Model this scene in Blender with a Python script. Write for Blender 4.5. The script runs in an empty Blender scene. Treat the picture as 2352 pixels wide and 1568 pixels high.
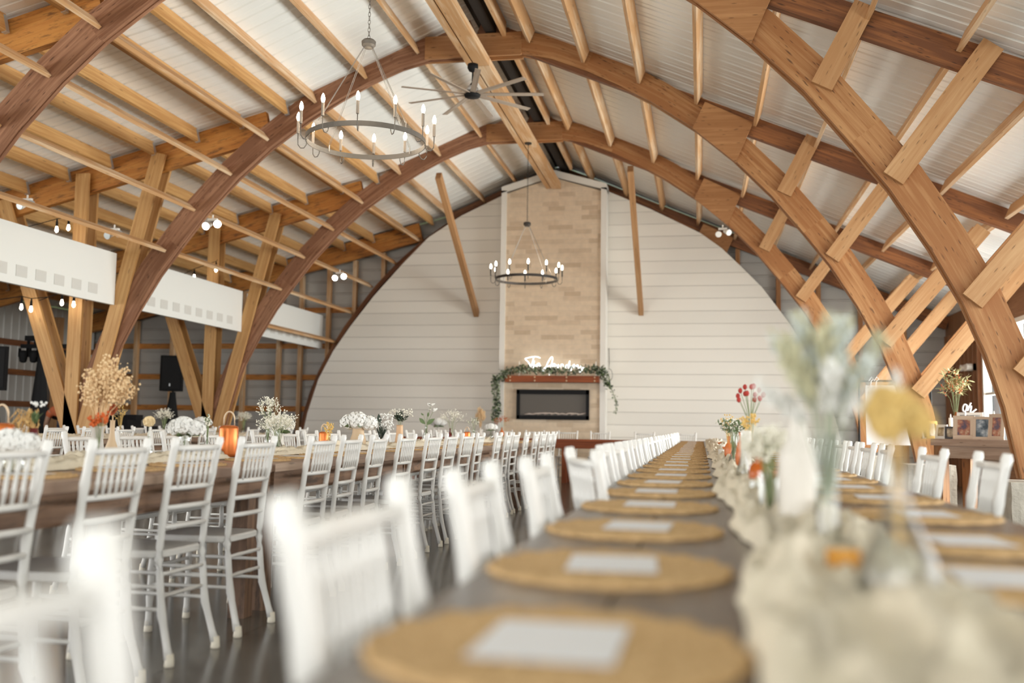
import bpy, math, random
from mathutils import Vector, Matrix, noise
random.seed(7)
C = bpy.context.scene.collection
PI = math.pi
R = random.uniform
# ------------------------------------------------------------------ camera frame
F = 2250.0; EYE = 0.985
_Y = Vector((434., 201., F)).normalized()
_U = _Y.cross(Vector((1, .0145, 0))).normalized()
if _U.y > 0: _U = -_U
_X = _Y.cross(_U)
if _X.x < 0: _X = -_X
def ray(px, py):
    d = Vector((px-1176, py-784, F)); return d.dot(_X), d.dot(_Y), d.dot(_U)
def atY(px, py, y):
    w = ray(px, py); return Vector((w[0]*y/w[1], y, EYE+w[2]*y/w[1]))

# ------------------------------------------------------------------ materials
def new(name):
    m = bpy.data.materials.new(name); m.use_nodes = True
    nt = m.node_tree; b = nt.nodes['Principled BSDF']; return m, nt, b
def node(nt, typ, ins=None, **kw):
    n = nt.nodes.new(typ)
    for k, v in kw.items(): setattr(n, k, v)
    for k, v in (ins or {}).items():
        if isinstance(v, bpy.types.NodeSocket): nt.links.new(v, n.inputs[k])
        else: n.inputs[k].default_value = v
    return n
def c4(c): return (c[0], c[1], c[2], 1)
def mat(name, col, rough=.5, metal=0, bump=0, bscale=60, var=0, vscale=4, emit=0, ecol=None, trans=0, sss=0, spec=None, coat=0):
    m, nt, b = new(name)
    b.inputs['Base Color'].default_value = c4(col); b.inputs['Roughness'].default_value = rough
    b.inputs['Metallic'].default_value = metal
    if trans: b.inputs['Transmission Weight'].default_value = trans; b.inputs['IOR'].default_value = 1.3
    if spec is not None: b.inputs['Specular IOR Level'].default_value = spec
    if coat: b.inputs['Coat Weight'].default_value = coat; b.inputs['Coat Roughness'].default_value = .15
    tc = node(nt, 'ShaderNodeTexCoord')
    if var:
        n = node(nt, 'ShaderNodeTexNoise', {'Vector': tc.outputs['Object'], 'Scale': vscale, 'Detail': 4})
        mx = node(nt, 'ShaderNodeMix', {0: n.outputs[0], 6: c4([c*(1-var) for c in col]), 7: c4([min(1, c*(1+var)) for c in col])}, data_type='RGBA')
        nt.links.new(mx.outputs[2], b.inputs['Base Color'])
    if bump:
        n = node(nt, 'ShaderNodeTexNoise', {'Vector': tc.outputs['Object'], 'Scale': bscale, 'Detail': 5})
        bp = node(nt, 'ShaderNodeBump', {'Height': n.outputs[0], 'Strength': bump, 'Distance': .01})
        nt.links.new(bp.outputs[0], b.inputs['Normal'])
    if emit:
        b.inputs['Emission Color'].default_value = c4(ecol or col); b.inputs['Emission Strength'].default_value = emit
    return m
def wood(name, light, dark, knot=.5, rough=.6, blotch=.5, dirt=None, dirtamt=0.0):
    m, nt, b = new(name)
    uv = node(nt, 'ShaderNodeUVMap')
    def mp(sx, sy): return node(nt, 'ShaderNodeMapping', {'Vector': uv.outputs[0], 'Scale': (sx, sy, 1)}).outputs[0]
    g = node(nt, 'ShaderNodeTexNoise', {'Vector': mp(1.1, 26), 'Scale': 1.0, 'Detail': 6, 'Roughness': .6, 'Distortion': .6})
    bl = node(nt, 'ShaderNodeTexNoise', {'Vector': mp(.7, 3.2), 'Scale': 1.0, 'Detail': 3})
    r1 = node(nt, 'ShaderNodeMapRange', {0: g.outputs[0], 1: .36, 2: .66})
    r2 = node(nt, 'ShaderNodeMapRange', {0: bl.outputs[0], 1: .4, 2: .62, 4: blotch})
    mx = node(nt, 'ShaderNodeMath', {0: r1.outputs[0], 1: r2.outputs[0]}, operation='ADD'); mx.use_clamp = True
    mh = node(nt, 'ShaderNodeMath', {0: mx.outputs[0], 1: .8}, operation='MULTIPLY')
    col = node(nt, 'ShaderNodeMix', {0: mh.outputs[0], 6: c4(light), 7: c4(dark)}, data_type='RGBA')
    out = col.outputs[2]
    if knot:
        v = node(nt, 'ShaderNodeTexVoronoi', {'Vector': mp(2.6, 13), 'Scale': 1.0})
        kr = node(nt, 'ShaderNodeMapRange', {0: v.outputs['Distance'], 1: .05, 2: .14, 3: knot, 4: 0})
        k = node(nt, 'ShaderNodeMix', {0: kr.outputs[0], 6: out, 7: c4([c*.3 for c in dark])}, data_type='RGBA'); out = k.outputs[2]
        if knot > .65:
            v = node(nt, 'ShaderNodeTexVoronoi', {'Vector': mp(6, 34), 'Scale': 1.0})
            kr = node(nt, 'ShaderNodeMapRange', {0: v.outputs['Distance'], 1: .09, 2: .2, 3: knot, 4: 0})
            k = node(nt, 'ShaderNodeMix', {0: kr.outputs[0], 6: out, 7: c4([c*.35 for c in dark])}, data_type='RGBA'); out = k.outputs[2]
    if dirt:
        dn = node(nt, 'ShaderNodeTexNoise', {'Vector': mp(2.0, 11), 'Scale': 1.6, 'Detail': 5, 'Roughness': .7})
        dr = node(nt, 'ShaderNodeMapRange', {0: dn.outputs[0], 1: .52, 2: .64, 4: dirtamt})
        k = node(nt, 'ShaderNodeMix', {0: dr.outputs[0], 6: out, 7: c4(dirt)}, data_type='RGBA'); out = k.outputs[2]
    nt.links.new(out, b.inputs['Base Color']); b.inputs['Roughness'].default_value = rough
    bp = node(nt, 'ShaderNodeBump', {'Height': g.outputs[0], 'Strength': .35, 'Distance': .006})
    nt.links.new(bp.outputs[0], b.inputs['Normal'])
    return m
M = {}
M['pine'] = wood('pine', (.68, .405, .165), (.46, .22, .065), .6, blotch=.45)
M['pale'] = wood('pale_pine', (.74, .57, .39), (.52, .25, .08), .5, blotch=.85)
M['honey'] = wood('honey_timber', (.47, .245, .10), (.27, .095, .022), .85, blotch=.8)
M['ply'] = wood('plywood', (.45, .225, .09), (.30, .125, .04), .7)
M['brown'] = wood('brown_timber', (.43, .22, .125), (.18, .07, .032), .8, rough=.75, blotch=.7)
M['orange'] = wood('orange_board', (.60, .27, .06), (.44, .15, .025), .4, dirt=(.10, .04, .015), dirtamt=.75)
M['rust'] = wood('red_timber', (.34, .13, .04), (.11, .035, .012), .8, blotch=.9)
M['bracewood'] = wood('brace_board', (.54, .32, .155), (.40, .195, .075), .7)
M['post'] = wood('brace_timber', (.50, .28, .13), (.34, .17, .07), .5)
M['table'] = wood('table_wood', (.44, .31, .22), (.22, .13, .09), .6, rough=.42, blotch=.7)
M['tableleg'] = wood('table_leg_wood', (.30, .175, .105), (.13, .07, .042), .6, dirt=(.03, .02, .014), dirtamt=.7)
M['tabledark'] = wood('dark_table_wood', (.175, .145, .12), (.10, .078, .062), .5, rough=.3, blotch=.5)
M['mantel'] = wood('mantel_wood', (.34, .085, .022), (.17, .038, .012), .4, rough=.75)
M['plank'] = wood('wall_plank', (.33, .165, .08), (.20, .09, .04), .5, blotch=.4)
M['counter'] = wood('counter_wood', (.50, .36, .27), (.30, .19, .13), .7)
M['white'] = mat('white_resin', (.80, .785, .75), .3, bump=.05, bscale=40)
M['cap'] = mat('cream_cap', (.76, .70, .58), .5)
M['metal'] = mat('roof_metal', (.87, .88, .865), .3, metal=0, var=.04, vscale=1.2, bump=.015, bscale=5)
M['siding'] = mat('grey_siding', (.47, .455, .43), .45, metal=.15, var=.06)
M['wpanel'] = mat('white_panel', (.86, .87, .85), .5)
M['vent'] = mat('grey_vent', (.70, .69, .66), .7, bump=.5, bscale=90)
M['black'] = mat('black', (.008, .008, .009), .7, spec=.25)
M['dark'] = mat('dark_gap', (.02, .014, .01), .8)
M['iron'] = mat('grey_iron', (.13, .115, .10), .5, metal=.2)
M['ironblack'] = mat('black_iron', (.035, .03, .028), .45, metal=.5)
M['blade'] = wood('fan_blade', (.42, .34, .27), (.28, .21, .16), 0)
M['sleeve'] = mat('candle_sleeve', (.27, .225, .185), .6)
M['bulb'] = mat('lit_bulb', (1, .93, .8), .3, emit=14, ecol=(1, .86, .66))
M['spot'] = mat('lit_spot', (1, 1, 1), .3, emit=9, ecol=(1, .98, .93))
M['neon'] = mat('neon_tube', (1, 1, 1), .3, emit=1.6, ecol=(.95, 1, 1))
M['galv'] = mat('galvanised', (.55, .58, .6), .35, metal=.7)
M['wire'] = mat('thin_wire', (.35, .33, .31), .4, metal=.7)
M['card'] = mat('card', (.78, .78, .80), .6)
M['copper'] = mat('copper', (.62, .17, .04), .3, metal=.6, bump=.05, bscale=20)
M['rope'] = mat('rope', (.72, .55, .38), .8, bump=.6, bscale=120)
M['stone'] = mat('pier_concrete', (.52, .48, .41), .9, bump=1, bscale=25, var=.25, vscale=9)
M['person_skin'] = mat('skin', (.50, .29, .19), .5)
M['orange_shirt'] = mat('orange_shirt', (.62, .16, .06), .8, bump=.2, bscale=30)
M['jeans'] = mat('jeans', (.05, .06, .09), .8)
M['hair'] = mat('dark_hair', (.03, .02, .015), .6)
M['cloth'] = mat('black_cloth', (.008, .008, .009), .85, bump=.3, bscale=12)
M['beige'] = mat('beige_ceramic', (.60, .44, .28), .55, bump=.1)
M['peach'] = mat('peach_ceramic', (.66, .42, .24), .5)
M['ceram'] = mat('white_ceramic', (.72, .68, .62), .4)
M['orangev'] = mat('terracotta_glaze', (.62, .17, .04), .3)
M['amber'] = mat('amber_glass', (.66, .15, .02), .08, trans=.35)
M['dred'] = mat('dark_red_glass', (.16, .03, .03), .08, trans=.3)
M['honeyglass'] = mat('orange_glass', (.95, .50, .12), .1, trans=.5)
M['frost'] = mat('frosted_glass', (.80, .77, .72), .35, trans=.35)
def glassmat():
    m, nt, b = new('clear_glass')
    nt.nodes.remove(b)
    tr = node(nt, 'ShaderNodeBsdfTransparent', {'Color': (.93, .95, .94, 1)}); gl = node(nt, 'ShaderNodeBsdfGlossy', {'Roughness': .04})
    lw = node(nt, 'ShaderNodeLayerWeight', {'Blend': .35})
    mr = node(nt, 'ShaderNodeMapRange', {0: lw.outputs['Fresnel'], 3: .06, 4: .75})
    ms = node(nt, 'ShaderNodeMixShader', {0: mr.outputs[0], 1: tr.outputs[0], 2: gl.outputs[0]})
    nt.links.new(ms.outputs[0], nt.nodes['Material Output'].inputs[0]); return m
M['glass'] = glassmat()
M['petal'] = mat('white_petal', (.80, .80, .77), .6)
M['breath'] = mat('cream_blossom', (.82, .79, .68), .7)
M['tan'] = mat('dried_tan', (.78, .57, .33), .8)
M['straw'] = mat('straw', (.66, .43, .17), .8)
M['gold'] = mat('gold_blossom', (.74, .50, .16), .8)
M['yel'] = mat('mustard_bloom', (.66, .47, .17), .8)
M['stem'] = mat('green_stem', (.22, .27, .12), .7)
M['leaf'] = mat('green_leaf', (.13, .19, .08), .6)
M['dleaf'] = mat('dark_leaf', (.035, .055, .035), .6)
M['olivelf'] = mat('olive_leaf', (.40, .37, .18), .7)
M['sage'] = mat('sage_leaf', (.42, .45, .34), .7)
M['paleblue'] = mat('pale_blue_plume', (.66, .70, .66), .85)
M['olive'] = mat('olive_plume', (.58, .56, .38), .85)
M['red'] = mat('red_bud', (.42, .03, .02), .6)
M['rustp'] = mat('rust_plume', (.48, .13, .05), .9)
M['berry'] = mat('orange_berry', (.58, .12, .025), .4)
M['rose'] = mat('yellow_rose', (.85, .68, .40), .6)
M['candle'] = mat('candle_wax', (.88, .85, .78), .5)
M['firebox'] = mat('firebox_glass', (.10, .085, .07), .35, spec=.25)
M['log'] = mat('driftwood_log', (.55, .46, .40), .8)
M['grass'] = mat('lawn', (.16, .24, .07), .9, var=.3, vscale=1)
M['winframe'] = mat('window_frame_white', (.80, .77, .72), .5)
M['framewood'] = wood('frame_wood', (.56, .43, .32), (.42, .30, .21), 0)
# shiplap wall: grooves every .26 m
def shiplap(name, col, pitch, off, axis=2, joints=True, gc=.62, bd=.012):
    m, nt, b = new(name)
    g = node(nt, 'ShaderNodeNewGeometry'); s = node(nt, 'ShaderNodeSeparateXYZ', {0: g.outputs['Position']})
    a = node(nt, 'ShaderNodeMath', {0: s.outputs[axis], 1: off}, operation='SUBTRACT')
    d = node(nt, 'ShaderNodeMath', {0: a.outputs[0], 1: pitch}, operation='DIVIDE')
    f = node(nt, 'ShaderNodeMath', {0: d.outputs[0]}, operation='FRACT')
    p = node(nt, 'ShaderNodeMath', {0: f.outputs[0], 1: .5}, operation='SUBTRACT'); p = node(nt, 'ShaderNodeMath', {0: p.outputs[0]}, operation='ABSOLUTE')
    r = node(nt, 'ShaderNodeMapRange', {0: p.outputs[0], 1: .475, 2: .495})
    fl = node(nt, 'ShaderNodeMath', {0: d.outputs[0]}, operation='FLOOR')
    wn = node(nt, 'ShaderNodeTexWhiteNoise', {'W': fl.outputs[0]}, noise_dimensions='1D')
    v = node(nt, 'ShaderNodeMapRange', {0: wn.outputs[0], 3: .93, 4: 1.0})
    cc = node(nt, 'ShaderNodeMix', {0: v.outputs[0], 6: (0, 0, 0, 1), 7: c4(col)}, data_type='RGBA')
    cm = node(nt, 'ShaderNodeMix', {0: r.outputs[0], 6: cc.outputs[2], 7: c4([c*gc for c in col])}, data_type='RGBA')
    nt.links.new(cm.outputs[2], b.inputs['Base Color']); b.inputs['Roughness'].default_value = .55
    bp = node(nt, 'ShaderNodeBump', {'Height': r.outputs[0], 'Strength': .6, 'Distance': bd}); bp.invert = True
    nt.links.new(bp.outputs[0], b.inputs['Normal']); return m
M['shiplap'] = shiplap('shiplap_wall', (.84, .80, .735), .2565, .02)
def stonemat():
    m, nt, b = new('ledge_stone')
    g = node(nt, 'ShaderNodeNewGeometry'); s = node(nt, 'ShaderNodeSeparateXYZ', {0: g.outputs['Position']})
    cb = node(nt, 'ShaderNodeCombineXYZ', {0: s.outputs[0], 1: s.outputs[2]})
    br = node(nt, 'ShaderNodeTexBrick', {'Vector': cb.outputs[0], 'Color1': (.72, .58, .43, 1), 'Color2': (.40, .27, .16, 1), 'Mortar': (.66, .55, .43, 1), 'Scale': 1.0, 'Mortar Size': .004, 'Brick Width': .34, 'Row Height': .098, 'Bias': -.5})
    br.offset = .37; br.squash = 1.5; br.squash_frequency = 3
    n = node(nt, 'ShaderNodeTexNoise', {'Vector': cb.outputs[0], 'Scale': 9, 'Detail': 4})
    n2 = node(nt, 'ShaderNodeMapRange', {0: n.outputs[0], 3: .82, 4: 1.14})
    mm = node(nt, 'ShaderNodeVectorMath', {0: br.outputs[0], 1: (1, 1, 1)}, operation='MULTIPLY')
    nt.links.new(n2.outputs[0], mm.inputs[1])
    nt.links.new(mm.outputs[0], b.inputs['Base Color']); b.inputs['Roughness'].default_value = .85
    bp = node(nt, 'ShaderNodeBump', {'Height': br.outputs[1], 'Strength': .5, 'Distance': .02}); bp.invert = True
    nt.links.new(bp.outputs[0], b.inputs['Normal']); return m
M['ledge'] = stonemat()
def floormat():
    m, nt, b = new('polished_concrete')
    g = node(nt, 'ShaderNodeNewGeometry')
    n = node(nt, 'ShaderNodeTexNoise', {'Vector': g.outputs['Position'], 'Scale': .9, 'Detail': 8, 'Roughness': .65})
    cr = node(nt, 'ShaderNodeMapRange', {0: n.outputs[0], 1: .3, 2: .7})
    cm = node(nt, 'ShaderNodeMix', {0: cr.outputs[0], 6: (.085, .075, .062, 1), 7: (.15, .135, .115, 1)}, data_type='RGBA')
    s = node(nt, 'ShaderNodeSeparateXYZ', {0: g.outputs['Position']})
    prev = None
    for ax, off in ((0, .95), (1, 1.3)):
        a = node(nt, 'ShaderNodeMath', {0: s.outputs[ax], 1: off}, operation='SUBTRACT'); a = node(nt, 'ShaderNodeMath', {0: a.outputs[0], 1: 3.05}, operation='DIVIDE')
        f = node(nt, 'ShaderNodeMath', {0: a.outputs[0]}, operation='FRACT'); f = node(nt, 'ShaderNodeMath', {0: f.outputs[0], 1: .0025}, operation='LESS_THAN')
        prev = f if prev is None else node(nt, 'ShaderNodeMath', {0: prev.outputs[0], 1: f.outputs[0]}, operation='MAXIMUM')
    c2 = node(nt, 'ShaderNodeMix', {0: prev.outputs[0], 6: cm.outputs[2], 7: (.03, .026, .022, 1)}, data_type='RGBA')
    nt.links.new(c2.outputs[2], b.inputs['Base Color'])
    rr = node(nt, 'ShaderNodeMapRange', {0: n.outputs[0], 3: .10, 4: .26}); nt.links.new(rr.outputs[0], b.inputs['Roughness'])
    return m
M['floor'] = floormat()
def jute():
    m, nt, b = new('woven_jute')
    uv = node(nt, 'ShaderNodeUVMap'); s = node(nt, 'ShaderNodeSeparateXYZ', {0: uv.outputs[0]})
    n = node(nt, 'ShaderNodeTexNoise', {'Vector': node(nt, 'ShaderNodeMapping', {'Vector': uv.outputs[0], 'Scale': (60, 9, 1)}).outputs[0], 'Scale': 1, 'Detail': 4})
    r = node(nt, 'ShaderNodeMapRange', {0: n.outputs[0], 1: .3, 2: .7})
    cm = node(nt, 'ShaderNodeMix', {0: r.outputs[0], 6: (.74, .50, .255, 1), 7: (.52, .32, .14, 1)}, data_type='RGBA')
    nt.links.new(cm.outputs[2], b.inputs['Base Color']); b.inputs['Roughness'].default_value = .8
    bp = node(nt, 'ShaderNodeBump', {'Height': n.outputs[0], 'Strength': .6, 'Distance': .004}); nt.links.new(bp.outputs[0], b.inputs['Normal'])
    return m
M['jute'] = jute()
def gauze():
    m, nt, b = new('cream_gauze')
    b.inputs['Base Color'].default_value = (.80, .72, .57, 1); b.inputs['Roughness'].default_value = .85
    b.inputs['Subsurface Weight'].default_value = .0
    tc = node(nt, 'ShaderNodeTexCoord')
    n = node(nt, 'ShaderNodeTexNoise', {'Vector': tc.outputs['Object'], 'Scale': 70, 'Detail': 5})
    bp = node(nt, 'ShaderNodeBump', {'Height': n.outputs[0], 'Strength': .7, 'Distance': .01}); nt.links.new(bp.outputs[0], b.inputs['Normal'])
    return m
M['gauze'] = gauze()
def photomat(name, a, b_, c):
    m, nt, b = new(name)
    tc = node(nt, 'ShaderNodeTexCoord')
    n = node(nt, 'ShaderNodeTexNoise', {'Vector': tc.outputs['Object'], 'Scale': 11, 'Detail': 3})
    cr = nt.nodes.new('ShaderNodeValToRGB'); nt.links.new(n.outputs[0], cr.inputs[0])
    cr.color_ramp.elements[0].position = .38; cr.color_ramp.elements[0].color = c4(a)
    cr.color_ramp.elements[1].position = .6; cr.color_ramp.elements[1].color = c4(c)
    e = cr.color_ramp.elements.new(.5); e.color = c4(b_)
    nt.links.new(cr.outputs[0], b.inputs['Base Color']); b.inputs['Roughness'].default_value = .3; return m
M['photo1'] = photomat('portrait_print', (.08, .05, .08), (.35, .12, .06), (.5, .38, .26))
M['photo2'] = photomat('group_print', (.04, .06, .08), (.22, .25, .28), (.55, .56, .55))
M['photo3'] = photomat('sepia_print', (.12, .08, .05), (.35, .26, .16), (.6, .5, .36))

# ------------------------------------------------------------------ mesh builder
class MB:
    def __init__(s): s.v = []; s.f = []; s.u = []; s.m = []; s.k = 0
    def face(s, idx, uvs=None):
        s.f.append(tuple(idx)); s.u.append(uvs or [(0, 0)]*len(idx)); s.m.append(s.k)
    def quadbox(s, P, L, off=None):
        # P: 8 points, first four = start ring, next four = end ring
        o = len(s.v); s.v += [tuple(p) for p in P]
        of = R(0, 40) if off is None else off; acc = 0
        for i in range(4):
            j = (i+1) % 4; w = (Vector(P[j])-Vector(P[i])).length
            s.face((o+i, o+j, o+4+j, o+4+i), [(of, of+acc), (of, of+acc+w), (of+L, of+acc+w), (of+L, of+acc)]); acc += w
        s.face((o+3, o+2, o+1, o), [(of, of), (of+.02, of), (of+.02, of+.1), (of, of+.1)])
        s.face((o+4, o+5, o+6, o+7), [(of, of), (of+.02, of), (of+.02, of+.1), (of, of+.1)])
    def beam(s, p, q, w, h, up=(0, 0, 1)):
        p = Vector(p); q = Vector(q); d = (q-p); L = d.length; d.normalize(); up = Vector(up)
        sd = d.cross(up)
        if sd.length < 1e-4: sd = d.cross(Vector((0, 1, 0)))
        sd.normalize(); up = sd.cross(d).normalized()
        a, b = sd*w/2, up*h/2
        ring = [-a-b, a-b, a+b, -a+b]
        s.quadbox([p+r for r in ring]+[q+r for r in ring], L)
    def box(s, x0, x1, y0, y1, z0, z1):
        dx, dy, dz = x1-x0, y1-y0, z1-z0
        cx, cy, cz = (x0+x1)/2, (y0+y1)/2, (z0+z1)/2
        if dx >= dy and dx >= dz: s.beam((x0, cy, cz), (x1, cy, cz), dy, dz)
        elif dy >= dz: s.beam((cx, y0, cz), (cx, y1, cz), dx, dz)
        else: s.beam((cx, cy, z0), (cx, cy, z1), dx, dy, (0, 1, 0))
    def prism(s, poly, y0, y1):    # polygon in x,z; extruded along y
        o = len(s.v); n = len(poly)
        s.v += [(x, y0, z) for x, z in poly]+[(x, y1, z) for x, z in poly]
        s.face(range(o, o+n), [(x, z) for x, z in poly]); s.face(range(o+2*n-1, o+n-1, -1), [(x, z) for x, z in poly[::-1]])
        for i in range(n):
            j = (i+1) % n; s.face((o+j, o+i, o+n+i, o+n+j), [(0, 0), (.3, 0), (.3, .1), (0, .1)])
    def tube(s, pts, rad, n=8, cap=True):
        pts = [Vector(p) for p in pts]; o = len(s.v); m = len(pts); acc = 0
        for i, p in enumerate(pts):
            t = (pts[min(i+1, m-1)]-pts[max(i-1, 0)]).normalized()
            a = t.cross(Vector((0, 0, 1)))
            if a.length < .05: a = t.cross(Vector((0, 1, 0)))
            a.normalize(); b = t.cross(a)
            r = rad[i] if isinstance(rad, (list, tuple)) else rad
            for k in range(n):
                g = 2*PI*k/n; s.v.append(tuple(p+a*math.cos(g)*r+b*math.sin(g)*r))
        for i in range(m-1):
            L = (pts[i+1]-pts[i]).length
            for k in range(n):
                j = (k+1) % n
                s.face((o+i*n+k, o+i*n+j, o+(i+1)*n+j, o+(i+1)*n+k), [(acc, k*.02), (acc, k*.02+.02), (acc+L, k*.02+.02), (acc+L, k*.02)])
            acc += L
        if cap:
            s.face([o+k for k in range(n)][::-1]); s.face([o+(m-1)*n+k for k in range(n)])
    def lathe(s, prof, c=(0, 0, 0), n=20, cap=(True, True)):
        o = len(s.v); m = len(prof)
        for r, z in prof:
            for k in range(n):
                g = 2*PI*k/n; s.v.append((c[0]+r*math.cos(g), c[1]+r*math.sin(g), c[2]+z))
        for i in range(m-1):
            for k in range(n):
                j = (k+1) % n
                s.face((o+i*n+k, o+i*n+j, o+(i+1)*n+j, o+(i+1)*n+k), [(k/n, prof[i][1]), ((k+1)/n, prof[i][1]), ((k+1)/n, prof[i+1][1]), (k/n, prof[i+1][1])])
        if cap[0]: s.face([o+k for k in range(n)][::-1])
        if cap[1]: s.face([o+(m-1)*n+k for k in range(n)])
    def ball(s, c, r, n=6, m=4, sz=1.0):
        prof = [(r*math.sin(PI*(i+.25)/(m+.5)), -r*sz*math.cos(PI*(i+.25)/(m+.5))) for i in range(m+1)]
        s.lathe(prof, c, n)
    def leaf(s, p, d, L, w, bend=.2, nrm=None):
        p = Vector(p); d = Vector(d).normalized()
        nn = Vector(nrm) if nrm else Vector((R(-1, 1), R(-1, 1), R(.2, 1)))
        sd = d.cross(nn)
        if sd.length < .01: sd = d.cross(Vector((1, .3, 0)))
        sd.normalize(); up = sd.cross(d)
        o = len(s.v); pr = [(0, .08), (.3, .8), (.55, 1), (.8, .62), (1, .04)]
        for t, ww in pr:
            c = p+d*L*t-up*(bend*L*t*t)
            s.v += [tuple(c-sd*w/2*ww+up*.12*w*ww), tuple(c), tuple(c+sd*w/2*ww+up*.12*w*ww)]
        for i in range(4):
            a = o+i*3
            s.face((a, a+1, a+4, a+3)); s.face((a+1, a+2, a+5, a+4))
    def build(s, name, mats, parent=None, label=None, smooth=False, world=False, cat=None, group=None, kind=None):
        me = bpy.data.meshes.new(name)
        off = Vector((0, 0, 0))
        if parent is None:
            xs = [v[0] for v in s.v]; ys = [v[1] for v in s.v]; zs = [v[2] for v in s.v]
            off = Vector(((min(xs)+max(xs))/2, (min(ys)+max(ys))/2, min(zs)))
        elif world: 
            pp = parent
            while pp: off = off+pp.location; pp = pp.parent
        vv = [(v[0]-off.x, v[1]-off.y, v[2]-off.z) for v in s.v]
        me.from_pydata(vv, [], s.f)
        ul = me.uv_layers.new(name='UVMap'); flat = []
        for u in s.u:
            for a in u: flat += [a[0], a[1]]
        ul.data.foreach_set('uv', flat)
        for m in (mats if isinstance(mats, (list, tuple)) else [mats]): me.materials.append(m)
        if any(s.m): me.polygons.foreach_set('material_index', s.m)
        if smooth: me.polygons.foreach_set('use_smooth', [True]*len(me.polygons))
        me.update()
        o = bpy.data.objects.new(name, me); C.objects.link(o)
        if parent: o.parent = parent
        else: o.location = off
        tag(o, label, cat, group, kind); return o
def tag(o, label=None, cat=None, group=None, kind=None):
    if label: o['label'] = label
    if cat: o['category'] = cat
    if group: o['group'] = group
    if kind: o['kind'] = kind
    return o
def thing(name, label, cat, loc=(0, 0, 0), rz=0, group=None):
    o = bpy.data.objects.new(name, None); C.objects.link(o); o.empty_display_size = .05
    o.location = loc; o.rotation_euler = (0, 0, rz); return tag(o, label, cat, group)
def kids(o): return KID.get(o.name, None) or [c for c in o.children]
KID = {}
def dup(root, loc, rz=0, label=None, group=None):
    r = root.copy(); C.objects.link(r); r.location = loc; r.rotation_euler = (0, 0, rz)
    if label: r['label'] = label
    if group: r['group'] = group
    key = root.name
    if key not in KID: KID[key] = [(c, list(c.children)) for c in root.children]
    for ch, gs in KID[key]:
        c = ch.copy(); C.objects.link(c); c.parent = r
        for g in gs:
            d = g.copy(); C.objects.link(d); d.parent = c
    return r
ORD = ['first', 'second', 'third', 'fourth', 'fifth', 'sixth', 'seventh', 'eighth', 'ninth', 'tenth', 'eleventh', 'twelfth', 'thirteenth', 'fourteenth', 'fifteenth', 'sixteenth', 'seventeenth', 'eighteenth', 'nineteenth', 'twentieth', 'twenty-first', 'twenty-second', 'twenty-third', 'twenty-fourth', 'twenty-fifth', 'twenty-sixth', 'twenty-seventh', 'twenty-eighth', 'twenty-ninth', 'thirtieth', 'thirty-first', 'thirty-second']

# ------------------------------------------------------------------ setting
YB, YE, XL, XR, XC = -9.0, 20.55, -13.9, 4.75, -3.0
def zr(x):                       # roof surface height
    if x >= XC: return 6.28-.434*(x+2.19) if x > -2.6 else 6.46+(-2.6-x)*.30
    if x > -5.45: return 6.58-.42*(-3.0-x)-.0 if x < -3.4 else 6.58-.3*(-3.0-x)-.04*0
    return 5.551-.25*(-5.45-x)
RIDGE = 6.58
b = MB(); b.box(XL-.2, XR+.2, YB, YE+.2, -.12, 0); b.build('floor', M['floor'], kind='structure')
b = MB(); b.box(-60, 60, -50, 80, -.3, -.14); b.build('ground', M['grass'], kind='structure')
def roofsheet(name, pts):
    b = MB(); ys = []; y = YB; i = 0
    while y < YE:
        for dy, dz in ((0, 0), (.115, 0), (.125, .006), (.135, 0), (.205, 0), (.217, .018), (.238, .018), (.25, 0)):
            ys.append((y+dy, dz))
        y += .25
    n = len(pts)
    for yy, dz in ys:
        for x, z in pts: b.v.append((x, yy, z+dz))
    for yy, dz in ys:
        for x, z in pts: b.v.append((x, yy, z+.06))
    for k in range(len(ys)-1):
        for i in range(n-1):
            b.face((k*n+i, k*n+i+1, (k+1)*n+i+1, (k+1)*n+i))
            o = n*len(ys); b.face((o+k*n+i, o+(k+1)*n+i, o+(k+1)*n+i+1, o+k*n+i+1))
    return b.build(name, M['metal'], kind='structure')
roofsheet('ceiling', [(XC+.06, 6.56), (-2.6, 6.458), (XR+.1, 6.28-.434*(XR+.1+2.19))])
roofsheet('ceiling_left', [(XL-.1, 5.551-.25*(-5.45-XL+.1)), (-5.45, 5.551), (-3.4, 6.412), (XC-.06, 6.56)])
b = MB(); b.box(XC-.08, XC+.08, YB, YE, 6.57, 6.63); b.build('trim_1', M['dark'], kind='structure')
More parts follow.
